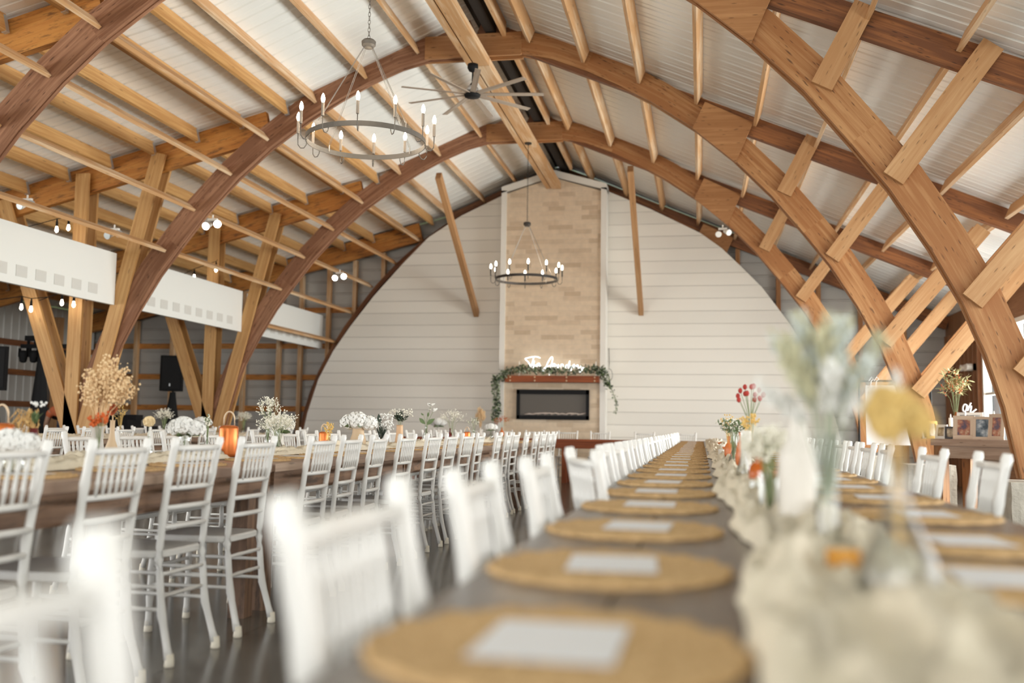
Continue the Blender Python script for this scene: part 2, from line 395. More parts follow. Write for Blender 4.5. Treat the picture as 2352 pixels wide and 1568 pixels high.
# gable wall behind the panelled arch wall
def ribwall(name, P, Q, z0, ztop, pitch, horizontal, m):
    # wall from P to Q (x,y) thickness outwards; horizontal or vertical ribs as real geometry
    b = MB(); P = Vector((P[0], P[1], 0)); Q = Vector((Q[0], Q[1], 0)); d = (Q-P); L = d.length; d.normalize(); n = Vector((d.y, -d.x, 0))
    if horizontal:
        z = z0; rows = []
        zm = max(ztop(P.x+d.x*L*i/40) for i in range(41))
        while z < zm: rows += [(z, 0), (z+pitch*.8, 0), (z+pitch*.86, .015), (z+pitch*.94, .015)]; z += pitch
        cols = 60
        for zz, off in rows:
            for i in range(cols+1):
                p = P+d*(L*i/cols); b.v.append((p.x+n.x*off, p.y+n.y*off, min(zz, ztop(p.x))))
        w = cols+1
        for k in range(len(rows)-1):
            for i in range(cols): b.face((k*w+i, k*w+i+1, (k+1)*w+i+1, (k+1)*w+i))
    else:
        t = 0; cols = []
        while t < L: cols += [(t, 0), (t+pitch*.8, 0), (t+pitch*.86, .02), (t+pitch*.94, .02)]; t += pitch
        for t, off in cols:
            t = min(t, L); p = P+d*t; b.v += [(p.x+n.x*off, p.y+n.y*off, z0), (p.x+n.x*off, p.y+n.y*off, ztop(p.x))]
        for k in range(len(cols)-1): b.face((2*k, 2*k+2, 2*k+3, 2*k+1))
    p, q = P-n*.05, Q-n*.05; o = len(b.v)
    b.v += [(p.x, p.y, z0), (q.x, q.y, z0)]
    return b.build(name, m, kind='structure')
ribwall('wall_back', (XL, YE), (XR, YE), 0, lambda x: zr(x)-.01, .26, True, M['siding'])
ribwall('wall_left', (XL, 9.0), (XL, YE), 0, lambda x: zr(XL+.05)-.02, .23, False, M['siding'])
# right wall: planked end bay, then posts with wide openings
b = MB()
y = 18.0
while y < YE-.05: b.box(XR, XR+.12, y, min(y+.33, YE), 0, zr(XR)-.02); y += .34
for i in range(9): b.box(XR-.07, XR, 18.06+.28*i, 18.12+.28*i, 0, 2.85)
b.box(XR, XR+.12, YB, 18.0, 2.75, zr(XR)-.02); b.box(XR, XR+.12, 4.6, 18.0, 0, .55)
b.build('wall_right', M['plank'], kind='structure')
for k, (y0, y1) in enumerate(((14.4, 17.9), (9.6, 14.0), (5.0, 9.2)), 1):
    w = MB()
    for yy in (y0, (y0+y1)/2, y1): w.box(XR-.03, XR+.09, yy-.04, yy+.04, .56, 2.74)
    w.box(XR-.03, XR+.09, y0, y1, .55, .63); w.box(XR-.03, XR+.09, y0, y1, 2.67, 2.745); w.box(XR-.01, XR+.07, y0, y1, 1.62, 1.67)
    wo = w.build('window_%d' % k, M['winframe'], kind='structure')
    p = MB(); p.box(XR+.03, XR+.036, y0, y1, .6, 2.7); p.build('window_pane', M['glass'], wo, world=True)
# panelled arch wall
arcL = [(-8.5, 0), (-8.45, .6), (-8.33, 1.2), (-8.1, 1.94), (-7.78, 2.55), (-7.41, 3.08), (-6.9, 3.73), (-6.28, 4.41), (-5.71, 4.98), (-5.0, 5.43), (-4.07, 5.86)]
arcR = [(-1.92, 5.88), (-1.0, 5.46), (0, 4.94), (.42, 4.62), (.76, 4.28), (1.2, 3.82), (1.77, 3.03), (2.1, 2.4), (2.4, 1.75), (2.6, 1.1), (2.72, .5), (2.75, 0)]
b = MB(); b.prism([(x, z) for x, z in arcL+arcR], 19.95, 20.07); b.build('wall_arched_panelling', M['shiplap'], kind='structure')
# ------------------------------------------------------------------ trusses
inner = [(0, 5.98), (.64, 5.98), (1.05, 5.88), (1.5, 5.70), (1.95, 5.47), (2.4, 5.21), (2.96, 4.82), (3.42, 4.42), (3.89, 3.93), (4.27, 3.45), (4.58, 3.04), (4.9, 2.52), (5.14, 2.06), (5.31, 1.63), (5.44, 1.2), (5.55, .62)]
def offs(pl, d):
    o = []
    for i, p in enumerate(pl):
        a = pl[max(i-1, 0)]; c = pl[min(i+1, len(pl)-1)]; tx, tz = c[0]-a[0], c[1]-a[1]; l = math.hypot(tx, tz)
        o.append((p[0]-tz/l*d, p[1]+tx/l*d))
    return o
outer = offs(inner, .31)
def arch_half(sgn, ply, y, inn=inner, out=outer):
    b = MB()
    for (dy0, dy1, rec) in ((-.075, -.027, 0), (-.027, .027, .012), (.027, .075, 0)):
        ii = offs(inn, rec); acc = 3.0+R(0, 20); of = R(0, 30)
        for k in range(len(ii)-1):
            a, c, d, e = ii[k], ii[k+1], out[k+1], out[k]
            P = [(XC+sgn*a[0], a[1]), (XC+sgn*e[0], e[1]), (XC+sgn*c[0], c[1]), (XC+sgn*d[0], d[1])]
            L = math.hypot(c[0]-a[0], c[1]-a[1])
            p = [(P[0][0], y+dy0, P[0][1]), (P[1][0], y+dy0, P[1][1]), (P[1][0], y+dy1, P[1][1]), (P[0][0], y+dy1, P[0][1]),
                 (P[2][0], y+dy0, P[2][1]), (P[3][0], y+dy0, P[3][1]), (P[3][0], y+dy1, P[3][1]), (P[2][0], y+dy1, P[2][1])]
            o = len(b.v); b.v += p; st = 0 if (k//3) % 2 == 0 else .37
            U = [0, .31, .37, .68, .75]
            for i in range(4):
                j = (i+1) % 4
                b.face((o+i, o+j, o+4+j, o+4+i), [(acc+of, of+st+U[i]), (acc+of, of+st+U[i+1]), (acc+L+of, of+st+U[i+1]), (acc+L+of, of+st+U[i])])
            acc += L
            if k == len(ii)-2: b.face((o+4, o+5, o+6, o+7))
            if k % 3 == 2: acc += 7.3
    return b
where = {8.7: 'nearest the camera', 12.64: 'the second from the camera, behind the near chandelier', 16.57: 'the third from the camera, ahead of the chimney', 20.3: 'standing against the end gable'}
for y, wtxt in where.items():
    t = thing('timber_truss', 'arched timber truss with layered chords, '+wtxt, 'truss', (XC, y, 0), 0, 'arched trusses of the hall')
    o4 = outer if y < 20 else offs(inner, .1)
    arch_half(-1, 3, y, out=o4).build('arch_chord', M['brown'] if y < 20 else M['rust'], t, 'dark brown left half of the arch', world=True)  # gable arch takes a darker timber, its shade painted into the colour
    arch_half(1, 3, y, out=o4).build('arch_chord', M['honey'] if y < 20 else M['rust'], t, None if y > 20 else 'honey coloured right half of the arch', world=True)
    for s_ in (-1, 1):
        a = MB(); a.prism([(-3.7, 5.97), (-2.36, 5.96), (-2.36, 6.27), (-3.7, 6.28)], y+s_*.078-.02, y+s_*.078+.02)
        a.build('apex_plate', M['ply'], t, world=True)
    # right rafter and its splice plate, left rafter
    def raf(x0, x1, d, nm, m, th):
        a = MB(); z0, z1 = zr(x0)-.05-d/2, zr(x1)-.05-d/2
        a.beam((x0, y, z0), (x1, y, z1), th, d, (0, 0, 1)); return a.build(nm, m, t, world=True)
    raf(-2.95, XR-.02, .25, 'rafter', M['rust'], .085)
    raf(-5.98, XL+.02, .40, 'rafter', M['orange'], .09); raf(-3.05, -5.4, .2, 'rafter', M['brown'], .05)
    a = MB(); a.prism([(-.10, 4.84), (.44, 4.37), (.66, 4.88), (.06, 5.18)], y-.115, y-.08)
    a.build('splice_plate', M['ply'], t, world=True)
    if y < 20:
        for (x0, z0, x1, z1) in ((1.03, 3.95, 1.40, 4.66), (1.6, 3.12, 2.42, 4.24), (2.2, 2.07, 3.36, 3.45), (2.57, 1.45, 4.0, 3.2)):
            for s_ in (-1, 1):
                a = MB(); a.beam((x0, y+s_*.1, z0), (x1, y+s_*.1, z1), .04, .19, (0, 0, 1)); a.build('brace', M['bracewood'], t, world=True)
        for (x0, z0, x1, z1) in ((-8.8, .63, -8.8, 4.55), (-8.74, .64, -10.09, 4.2), (-8.64, .64, -7.6, 4.8)):
            for s_ in (-1, 1):
                a = MB(); a.beam((x0, y+s_*.11, z0), (x1, y+s_*.11, z1), .21, .045, (0, 1, 0)); a.build('strut', M['pine'], t, world=True)
# concrete piers under the arch feet
for y, tx in ((8.7, 'under the nearest arch'), (12.64, 'under the second arch'), (16.57, 'under the third arch')):
    for sx, sd in ((2.68, 'right'), (-8.68, 'left')):
        h = .6
        b = MB(); n = 10
        for i in range(n+1):
            z = h*i/n
            for j in range(24):
                g = 2*PI*j/24; r = .30*(1+.0*i); cx = max(-1, min(1, math.cos(g)*1.5)); cy = max(-1, min(1, math.sin(g)*1.5))
                k = 1+.05*noise.noise(Vector((sx+cx*3, y+cy*3, z*6)))
                b.v.append((sx+cx*.27*k, y+cy*.27*k, z))
        for i in range(n):
            for j in range(24): b.face((i*24+j, i*24+(j+1) % 24, (i+1)*24+(j+1) % 24, (i+1)*24+j))
        b.face([n*24+j for j in range(24)])
        b.build('concrete_pier', M['stone'], label='rough concrete pier on the %s side %s' % (sd, tx), cat='pier', group='piers under the arches')
# purlins per bay
bays = [(-3.0, 4.7, 'rear bay'), (4.85, 8.61, 'nearest bay in view'), (8.79, 12.54, 'near chandelier bay'), (12.74, 16.47, 'ceiling fan bay'), (16.67, 20.2, 'bay next to end wall')]
for bi, (y0, y1, bt) in enumerate(bays):
    if bi == 0: continue
    k = 0
    for i in range(9):
        x = -2.19+.735*i
        if x > XR-.1: break
        b = MB(); s_ = .434; nrm = Vector((s_, 0, 1)).normalized(); c = Vector((x, 0, zr(x)))-nrm*.095
        b.beam((c.x, y0, c.z), (c.x, y1, c.z), .042, .18, nrm)
        b.build('purlin', M['pale'], label='pale purlin, %s below the ridge on the right slope, %s' % (ORD[i], bt), cat='purlin', group='purlins on the right roof slope')
    for i, x in enumerate((-3.86, -4.6, -5.33)):
        b = MB(); nrm = Vector((-.42, 0, 1)).normalized(); c = Vector((x, 0, zr(x)))-nrm*.095
        b.beam((c.x, y0, c.z), (c.x, y1, c.z), .042, .18, nrm)
        b.build('purlin', M['pale'], label='pale purlin, %s below the ridge on the left slope, %s' % (ORD[i], bt), cat='purlin', group='purlins on the left roof slope')
    for i in range(12):
        x = -5.72-.67*i
        if x < XL+.1: break
        b = MB(); nrm = Vector((-.25, 0, 1)).normalized(); c = Vector((x, 0, zr(x)))-nrm*.11
        b.beam((c.x, y0, c.z), (c.x, y1, c.z), .045, .20, nrm)
        o = b.build('purlin', M['pine'], label='yellow purlin over the left aisle, %s out from the arch, %s' % (ORD[i], bt), cat='purlin', group='purlins over the left aisle')
        for yy in (y1-.012, y0+.012):
            h = MB(); h.beam((c.x, yy-.03, c.z-.01), (c.x, yy+.02, c.z-.01), .056, .19, nrm); h.build('joist_hanger', M['galv'], o, world=True)
    for i, (x, z, ang) in enumerate(((-5.99, 4.98, 40), (-6.53, 4.50, 45), (-7.07, 4.0, 50), (-7.50, 3.42, 58), (-7.86, 2.78, 62))):
        if i == 4 and bi != 4: continue
        b = MB(); a_ = math.radians(ang); nrm = Vector((-math.sin(a_), 0, math.cos(a_)))
        b.beam((x, y0, z), (x, y1-.0, z), .042, .14, nrm)
        b.build('arch_girt', M['pale'], label='pale girt on the left arches, %s down the curve, %s' % (ORD[i], bt), cat='girt', group='girts along the left arches')
for k, (x0, x1, z0, z1, tx) in enumerate(((-3.10, -3.01, 5.84, 5.96, 'narrow pale board of the pair under the ridge, left of the seam'), (-2.985, -2.80, 5.83, 5.95, 'wide pale board of the pair under the ridge, carrying the fan'), (-2.62, -2.57, 6.22, 6.42, 'pale ridge purlin just right of the dark ridge gap'))):
    for (ya, yb, bt) in ((2, 12.55, 'near length'), (12.72 if k == 2 else 12.56, 16.47, 'middle length'), (16.62 if k == 2 else 16.48, 19.5, 'far length')):
        b = MB(); b.box(x0, x1, ya, yb, z0, z1); b.build('ridge_board', M['pale'], label=tx+', '+bt, cat='board', group='boards along the ridge')
b = MB(); b.box(-2.86, -2.72, 2, 20.2, 6.3, 6.42); b.build('trim_2', M['dark'], kind='structure')
# slanted braces from the third arch back to the end wall
for x, tx in ((-4.62, 'left'), (-1.19, 'right')):
    b = MB(); b.beam((x, 16.7, 5.45), (x, 19.93, 3.32), .10, .15)
    b.build('slanted_brace', M['post'], label='brown slanted timber from the third arch down to the end wall, %s of the chimney' % tx, cat='brace', group='slanted braces at the end wall')
# studs and girts on the gable wall
k = 0
for x in (-13.5, -12.75, -11.84, -10.98, -10.09, -9.25, -8.74, -8.1, -7.5, -6.85, .75, 1.55, 2.33, 3.13, 3.95):
    b = MB(); b.box(x-.045, x+.045, YE-.17, YE-.06, 0 if x < -8.2 or x > 2.9 else 1.2, zr(x)-.45 if x < 0 else zr(x)-.32)
    b.build('wall_stud', M['pale'] if x < 0 else M['honey'], label='pale upright stud on the grey gable siding, %s from the left' % ORD[k], cat='stud', group='studs on the gable wall'); k += 1
for z, tx in ((1.30, 'lowest'), (2.0, 'middle'), (2.70, 'upper'), (3.5, 'top')):
    b = MB(); b.box(XL+.05, -7.0, YE-.06, YE-.015, z-.06, z+.06)
    b.build('wall_girt', M['orange'], label='%s orange girt across the gable wall of the left aisle' % tx, cat='girt', group='gable wall girts')
for z, tx in ((1.30, 'lowest'), (1.95, 'middle'), (2.55, 'upper')):
    b = MB(); b.box(XL+.03, XL+.08, 10, YE-.1, z-.06, z+.06)
    b.build('wall_girt', M['rust'], label='%s brown girt along the ribbed left wall' % tx, cat='girt', group='left wall girts')
b = MB(); b.box(XL+.1, XL+.25, 18.9, 19.05, 0, 3.2); b.build('corner_post', M['post'], label='brown post beside the ribbed left wall', cat='post')
# white bulkhead panels with a row of grey squares
for (y0, y1, tx) in ((7.0, 12.5, 'nearest the camera'), (12.78, 16.43, 'between the second and third arches'), (16.72, 20.3, 'furthest, ending by the end wall')):
    t = thing('bulkhead_panel', 'long white bulkhead panel with grey squares, '+tx, 'panel', (-8.2, y0, 2.6), 0, 'white bulkhead panels')
    b = MB(); b.box(-8.24, -8.18, y0, y1, 2.62, 3.36); b.build('panel', M['wpanel'], t, world=True)
    y = y0+.2
    while y < y1-.3:
        b = MB(); b.box(-8.182, -8.172, y, y+.2, 2.72, 2.86); b.build('vent_square', M['vent'], t, world=True); y += .36
# ------------------------------------------------------------------ chimney, mantel, fireplace, sign
t = thing('chimney_breast', 'tall stacked stone chimney breast with white edging and peaked top, on the end wall', 'fireplace', (-2.96, 19.6, 0))
b = MB(); b.prism([(-3.93, 0), (-1.98, 0), (-1.98, 5.78), (-2.96, 6.08), (-3.93, 5.78)], 19.55, 19.94); b.build('stone_facing', M['ledge'], t, world=True)
b = MB(); b.box(-4.04, -3.93, 19.52, 19.945, 0, 5.84); b.box(-1.98, -1.87, 19.52, 19.945, 0, 5.84)
b.prism([(-4.04, 5.79), (-2.96, 6.10), (-1.87, 5.79), (-1.87, 5.92), (-2.96, 6.24), (-4.04, 5.92)], 19.52, 19.945)
b.build('white_edging', M['winframe'], t, world=True)
t = thing('electric_fireplace', 'wide black framed electric fireplace with pale logs under the mantel', 'fireplace', (-2.93, 19.5, 1.13))
b = MB()
for q in ((-3.66, -2.19, 1.64, 1.73), (-3.66, -2.19, 1.13, 1.21), (-3.66, -3.60, 1.13, 1.73), (-2.25, -2.19, 1.13, 1.73)): b.box(q[0], q[1], 19.48, 19.56, q[2], q[3])
b.build('frame', M['black'], t, world=True)
b = MB(); b.box(-3.6, -2.25, 19.535, 19.549, 1.2, 1.65); b.build('glass_front', M['firebox'], t, world=True)
for k in range(9):
    b = MB(); x = -3.5+k*.135; b.tube([(x, 19.51, 1.225+R(0, .01)), (x+.09, 19.515, 1.24+R(0, .02)), (x+.2, 19.51, 1.235+R(0, .04))], [.012, .016, .01], 6); b.build('log', M['log'], t, world=True, smooth=True)
t = thing('mantel_shelf', 'dark red-brown timber mantel beam with pale bolts on the chimney', 'mantel', (-2.93, 19.4, 1.86))
b = MB(); b.box(-3.86, -1.98, 19.28, 19.54, 1.87, 2.0); b.build('beam', M['mantel'], t, world=True)
for x in (-3.76, -3.26, -2.62, -2.06):
    for z in (1.90, 1.97):
        b = MB(); b.ball((x, 19.277, z), .018, 8, 5); b.build('bolt', M['beige'], t, world=True, smooth=True)
for k, (x, tx) in enumerate(((-3.6, 'left'), (-2.05, 'right'))):
    t = thing('taper_candle', 'thin white taper candle on the mantel, at its %s end' % tx, 'candle', (x, 19.42, 2.0), 0, 'mantel candles')
    b = MB(); b.lathe([(.03, 0), (.03, .012), (.012, .02), (.012, .03)], n=10); b.build('holder', M['ceram'], t)
    b = MB(); b.lathe([(.011, .03), (.009, .29), (.002, .295)], n=10); b.build('wax', M['candle'], t)
# greenery swags
gt = thing('eucalyptus_garland', 'leafy eucalyptus garland draped along the mantel and hanging at both ends', 'garland', (-2.93, 19.3, 2.0))
def garland(path, n, spread, label, L=.055, ms=('leaf', 'sage', 'dleaf')):
    t = gt
    pts = [Vector(p) for p in path]
    b = MB(); b.tube(pts, .006, 5); b.build('vine', M['stem'], t, world=True)
    mb = {m: MB() for m in ms}
    for i in range(n):
        f = R(0, len(pts)-1.001); k = int(f); p = pts[k].lerp(pts[k+1], f-k)+Vector((R(-1, 1)*spread, R(-1, .4)*spread, R(-.6, 1)*spread))
        mb[random.choice(ms)].leaf(p, (R(-1, 1), R(-1, .2), R(-.8, .9)), L*R(.6, 1.2), L*R(.45, .8))
    for m in ms: mb[m].build('foliage', M[m], t, world=True, kind='stuff')
garland([(-3.95, 19.3, 2.04), (-3.5, 19.33, 2.12), (-3.0, 19.33, 2.08), (-2.5, 19.33, 2.08), (-2.0, 19.33, 2.12), (-1.88, 19.3, 2.04)], 950, .085, 'leafy eucalyptus garland lying along the mantel shelf')
garland([(-3.84, 19.3, 2.02), (-4.06, 19.3, 1.9), (-4.02, 19.3, 1.6), (-4.02, 19.3, 1.3), (-4.07, 19.32, 1.1)], 560, .07, 'thick trail of greenery hanging off the left end of the mantel')
garland([(-1.95, 19.3, 2.05), (-1.82, 19.3, 1.9), (-1.8, 19.3, 1.78)], 150, .06, 'leafy tuft at the right end of the mantel')
garland([(-1.8, 19.35, 1.85), (-1.72, 19.45, 1.7), (-1.65, 19.5, 1.5), (-1.66, 19.5, 1.25)], 70, .03, 'sparse dangling vine against the white boards right of the mantel', .04)
def stroke_tubes(strokes, sc, ox, oz, y, r, name, m, parent, sub=6):
    for st in strokes:
        P = [Vector((ox+a*sc, y, oz-c_*sc)) for a, c_ in st]; Q = []
        for i in range(len(P)-1):
            p0 = P[max(i-1, 0)]; p1 = P[i]; p2 = P[i+1]; p3 = P[min(i+2, len(P)-1)]
            for k in range(sub):
                t_ = k/sub; Q.append(.5*((2*p1)+(p2-p0)*t_+(2*p0-5*p1+4*p2-p3)*t_*t_+(3*p1-p0-3*p2+p3)*t_**3))
        Q.append(P[-1]); b = MB(); b.tube(Q, r, 6); b.build(name, m, parent, world=True, smooth=True)
t = thing('neon_sign', 'white glowing neon script sign reading The Amundsens above the mantel', 'sign', (-2.9, 19.45, 2.0))
o0 = atY(1190, 805, 19.45); scn = .0723/F*19.45*1.02
stroke_tubes([
 [(720, 235), (600, 195), (450, 200), (300, 235), (230, 262), (300, 330), (370, 420), (410, 540), (440, 440), (480, 330), (505, 205)],
 [(525, 320), (500, 450), (490, 585), (515, 480), (545, 455), (560, 490), (600, 470)],
 [(600, 470), (680, 450), (690, 400), (630, 425), (600, 480), (650, 510), (735, 460)],
 [(1008, 775), (1040, 580), (1080, 420), (1112, 260), (1090, 198), (1040, 240), (960, 380), (900, 520), (850, 630), (795, 655), (800, 600), (880, 530), (1000, 480), (1100, 440)],
 [(1060, 530), (1090, 430), (1120, 420), (1120, 510), (1150, 425), (1185, 425), (1185, 520), (1215, 545)],
 [(1230, 440), (1230, 530), (1265, 540), (1300, 440), (1300, 540), (1335, 560)],
 [(1370, 570), (1380, 450), (1420, 430), (1450, 460), (1460, 530), (1500, 540)],
 [(1610, 470), (1560, 450), (1520, 510), (1560, 545), (1610, 480), (1655, 325), (1640, 460), (1620, 550), (1660, 520), (1690, 475), (1715, 560), (1685, 630), (1620, 600)],
 [(1720, 540), (1800, 490), (1800, 440), (1760, 470), (1765, 540), (1820, 540), (1860, 470)],
 [(1870, 550), (1885, 465), (1920, 460), (1935, 550), (1980, 540), (2020, 460)],
 [(2020, 460), (2055, 550), (2030, 650), (1970, 668), (1975, 620), (2130, 510)]], scn, o0.x, o0.z, 19.45, .0065, 'neon_stroke', M['neon'], t)
b = MB(); b.tube([(-1.84, 19.9, 2.6), (-1.83, 19.9, 2.3), (-1.84, 19.88, 1.95)], .006, 5); b.tube([(-1.84+.08*math.sin(a/3), 19.88, 2.05+.13*math.cos(a/3)) for a in range(10)], .004, 5)
b.build('power_cord', M['black'], label='thin black power cord looped beside the chimney edging', cat='cord')
# ------------------------------------------------------------------ chandeliers and fan
def chandelier(x, y, z, zh, ztop, m, label):
    t = thing('ring_chandelier', label, 'chandelier', (x, y, z), 0, 'wagon wheel chandeliers')
    rr, rc = .525, .605
    b = MB(); b.lathe([(rr, -.022), (rr+.006, -.022), (rr+.006, .022), (rr, .022), (rr, -.022)], n=64, cap=(False, False)); b.build('ring', m, t, smooth=False)
    H = zh-z
    b = MB(); b.lathe([(.01, -.03), (.04, -.025), (.062, 0), (.065, .035), (.05, .05), (.01, .05)], (0, 0, H), 20); b.build('hub', m, t)
    b = MB(); k = 0; zz = H+.05
    while zz < ztop-z:
        g = (k % 2)*PI/2; c, s_ = math.cos(g)*.011, math.sin(g)*.011
        b.tube([(c*math.cos(q*PI/4), s_*math.cos(q*PI/4), zz+.022+.024*math.sin(q*PI/4)) for q in range(9)], .0026, 5, False); zz += .036; k += 1
    b.build('chain', m, t)
    b = MB(); b.lathe([(.06, -.02), (.06, 0), (.02, .0)], (0, 0, ztop-z), 20); b.build('canopy', m, t)
    for k in range(4):
        g = PI/4+k*PI/2+.25; cx, cy = math.cos(g), math.sin(g); sx, sy = -cy*.007, cx*.007
        b = MB(); b.tube([(cx*.045+sx, cy*.045+sy, H-.02), (cx*rr+sx, cy*rr+sy, .06)], .0022, 5); b.tube([(cx*.045-sx, cy*.045-sy, H-.02), (cx*rr-sx, cy*rr-sy, .06)], .0022, 5)
        b.tube([(cx*rr, cy*rr, .06), (cx*rr, cy*rr, .0)], .005, 6); b.build('suspension_rod', M['wire'], t)
    for k in range(12):
        g = 2*PI*(k+.42)/12; cx, cy = math.cos(g), math.sin(g)
        def q(r, z_): return (cx*r, cy*r, z_)
        b = MB(); b.tube([q(rr, -.02), q(rr+.004, -.045), q(rr+.025, -.075), q(rr+.055, -.075), q(rc-.002, -.045), q(rc, 0), q(rc, .06)], .0045, 6); o = b.build('candle_arm', m, t, smooth=True)
        b = MB(); b.lathe([(.012, .055), (.0135, .06), (.0135, .165), (.01, .17)], q(rc, 0), 10); b.build('candle_sleeve', M['sleeve'] if m == M['iron'] else M['ironblack'], o)
        b = MB(); b.lathe([(.009, .168), (.0165, .19), (.018, .205), (.012, .232), (.003, .25)], q(rc, 0), 12); b.build('candle_bulb', M['bulb'], o, smooth=True)
    for k in range(0, 12, 3):
        g = 2*PI*(k+.42)/12; l = bpy.data.lights.new('bulb_light', 'POINT'); l.energy = 6; l.color = (1, .82, .6); l.shadow_soft_size = .05
        lo = bpy.data.objects.new('bulb_light', l); C.objects.link(lo); lo.location = (x+math.cos(g)*rc, y+math.sin(g)*rc, z+.27)
    return t
chandelier(-2.93, 8.15, 3.50, 4.38, 5.83, M['iron'], 'large grey ring chandelier with twelve lit candle bulbs, hanging nearest the camera')
chandelier(-2.9, 16.2, 3.47, 4.40, 5.83, M['ironblack'], 'black ring chandelier with lit candle bulbs, hanging before the chimney')
fx, fy, fz = -2.95, 12.25, 5.34
t = thing('ceiling_fan', 'nine-bladed ceiling fan with grey wood blades, hanging from the ridge', 'fan', (fx, fy, fz))
b = MB(); b.lathe([(.02, .30), (.05, .31), (.072, .35), (.07, .40), (.05, .405)], n=24); b.build('canopy', M['black'], t, smooth=True)
b = MB(); b.lathe([(.012, .1), (.012, .32)], n=10); b.build('downrod', M['black'], t)
b = MB(); b.lathe([(.02, -.05), (.10, -.04), (.11, -.01), (.07, .02), (.02, .03)], n=24); b.lathe([(.05, .10), (.02, .15), (.012, .16)], n=20); b.build('motor_housing', M['black'], t, smooth=True)
b = MB(); b.lathe([(.04, .015), (.075, .04), (.08, .065), (.06, .1), (.04, .11)], n=20); b.build('motor_collar', M['galv'], t, smooth=True)
for k in range(9):
    g = 2*PI*k/9+.13; d = Vector((math.cos(g), math.sin(g), 0)); s_ = Vector((-d.y, d.x, 0)); tw = s_-Vector((0, 0, 1))*.16; tw.normalize()
    b = MB(); b.beam(d*.08+Vector((0, 0, -.005)), d*.94+Vector((0, 0, -.01)), .075, .008, tw.cross(d)); b.build('fan_blade', M['blade'], t)
# ------------------------------------------------------------------ spotlights, string lights
def spot_pair(px, py, y, label, m, rz=0):
    p = atY(px, py, y); t = thing('twin_spotlight', label, 'spotlight', p, rz, 'twin spotlights')
    b = MB(); b.box(-.07, .07, -.02, .02, .09, .12); b.tube([(0, 0, .11), (0, 0, .17)], .012, 6); b.build('bracket', M['winframe'], t)
    for s_ in (-1, 1):
        d = Vector((.25+s_*.25, -.9, -.35)).normalized(); c = Vector((s_*.07, 0, .04+s_*.012))
        b = MB(); b.tube([c-d*.09, c-d*.02, c+d*.06], [.025, .035, .052], 12); o = b.build('lamp_head', M['winframe'], t, smooth=False)
        b = MB(); b.tube([c+d*.061, c+d*.066], [.05, .045], 14); b.build('lamp_lens', m, o)
spot_pair(488, 522, 12.2, 'twin spotlight with two lit lamps on the girt beside the second arch', M['spot'])
spot_pair(780, 640, 16.9, 'twin spotlight with two lit lamps beside the third arch', M['spot'])
spot_pair(1660, 540, 16.3, 'unlit white twin spotlight under the third arch on the right', M['winframe'])
spot_pair(62, 476, 11.6, 'small grey twin spotlight fixed to the girt at the far left', M['galv'])
spot_pair(262, 544, 12.1, 'small grey twin spotlight fixed to the girt left of the second arch', M['galv'])
def string_light(bulbs, ends, y, label):
    P = [atY(px, py, y) for px, py in bulbs]; t = thing('string_light', label, 'string light', P[0], 0, 'string lights over the left aisle')
    b = MB(); pts = [atY(ends[0][0], ends[0][1], y)]+[p+Vector((0, 0, .16)) for p in P]+[atY(ends[1][0], ends[1][1], y)]
    b.tube(pts, .006, 5); b.build('cable', M['black'], t, world=True)
    for p in P:
        b = MB(); b.lathe([(.015, .05), (.018, .06), (.016, .11), (.006, .16)], p, 10); o = b.build('socket', M['black'], t, world=True)
        b = MB(); b.lathe([(.006, -.035), (.02, -.02), (.023, 0), (.016, .03), (.012, .05)], p, 12); b.build('bulb', M['bulb'], o, world=True, smooth=True)
string_light([(130, 528), (157, 524)], [(60, 522), (125, 490)], 12.2, 'black string light with two lit bulbs above the white bulkhead')
string_light([(49, 706), (71, 711)], [(-20, 690), (110, 682)], 12.3, 'string light with two lit bulbs under the bulkhead, further left')
string_light([(142, 696), (169, 700)], [(90, 690), (200, 690)], 12.3, 'string light with two lit bulbs under the bulkhead, beside the upright post')
string_light([(446, 637), (496, 620)], [(400, 640), (500, 596)], 16.2, 'string light with two bulbs above the second bulkhead panel')
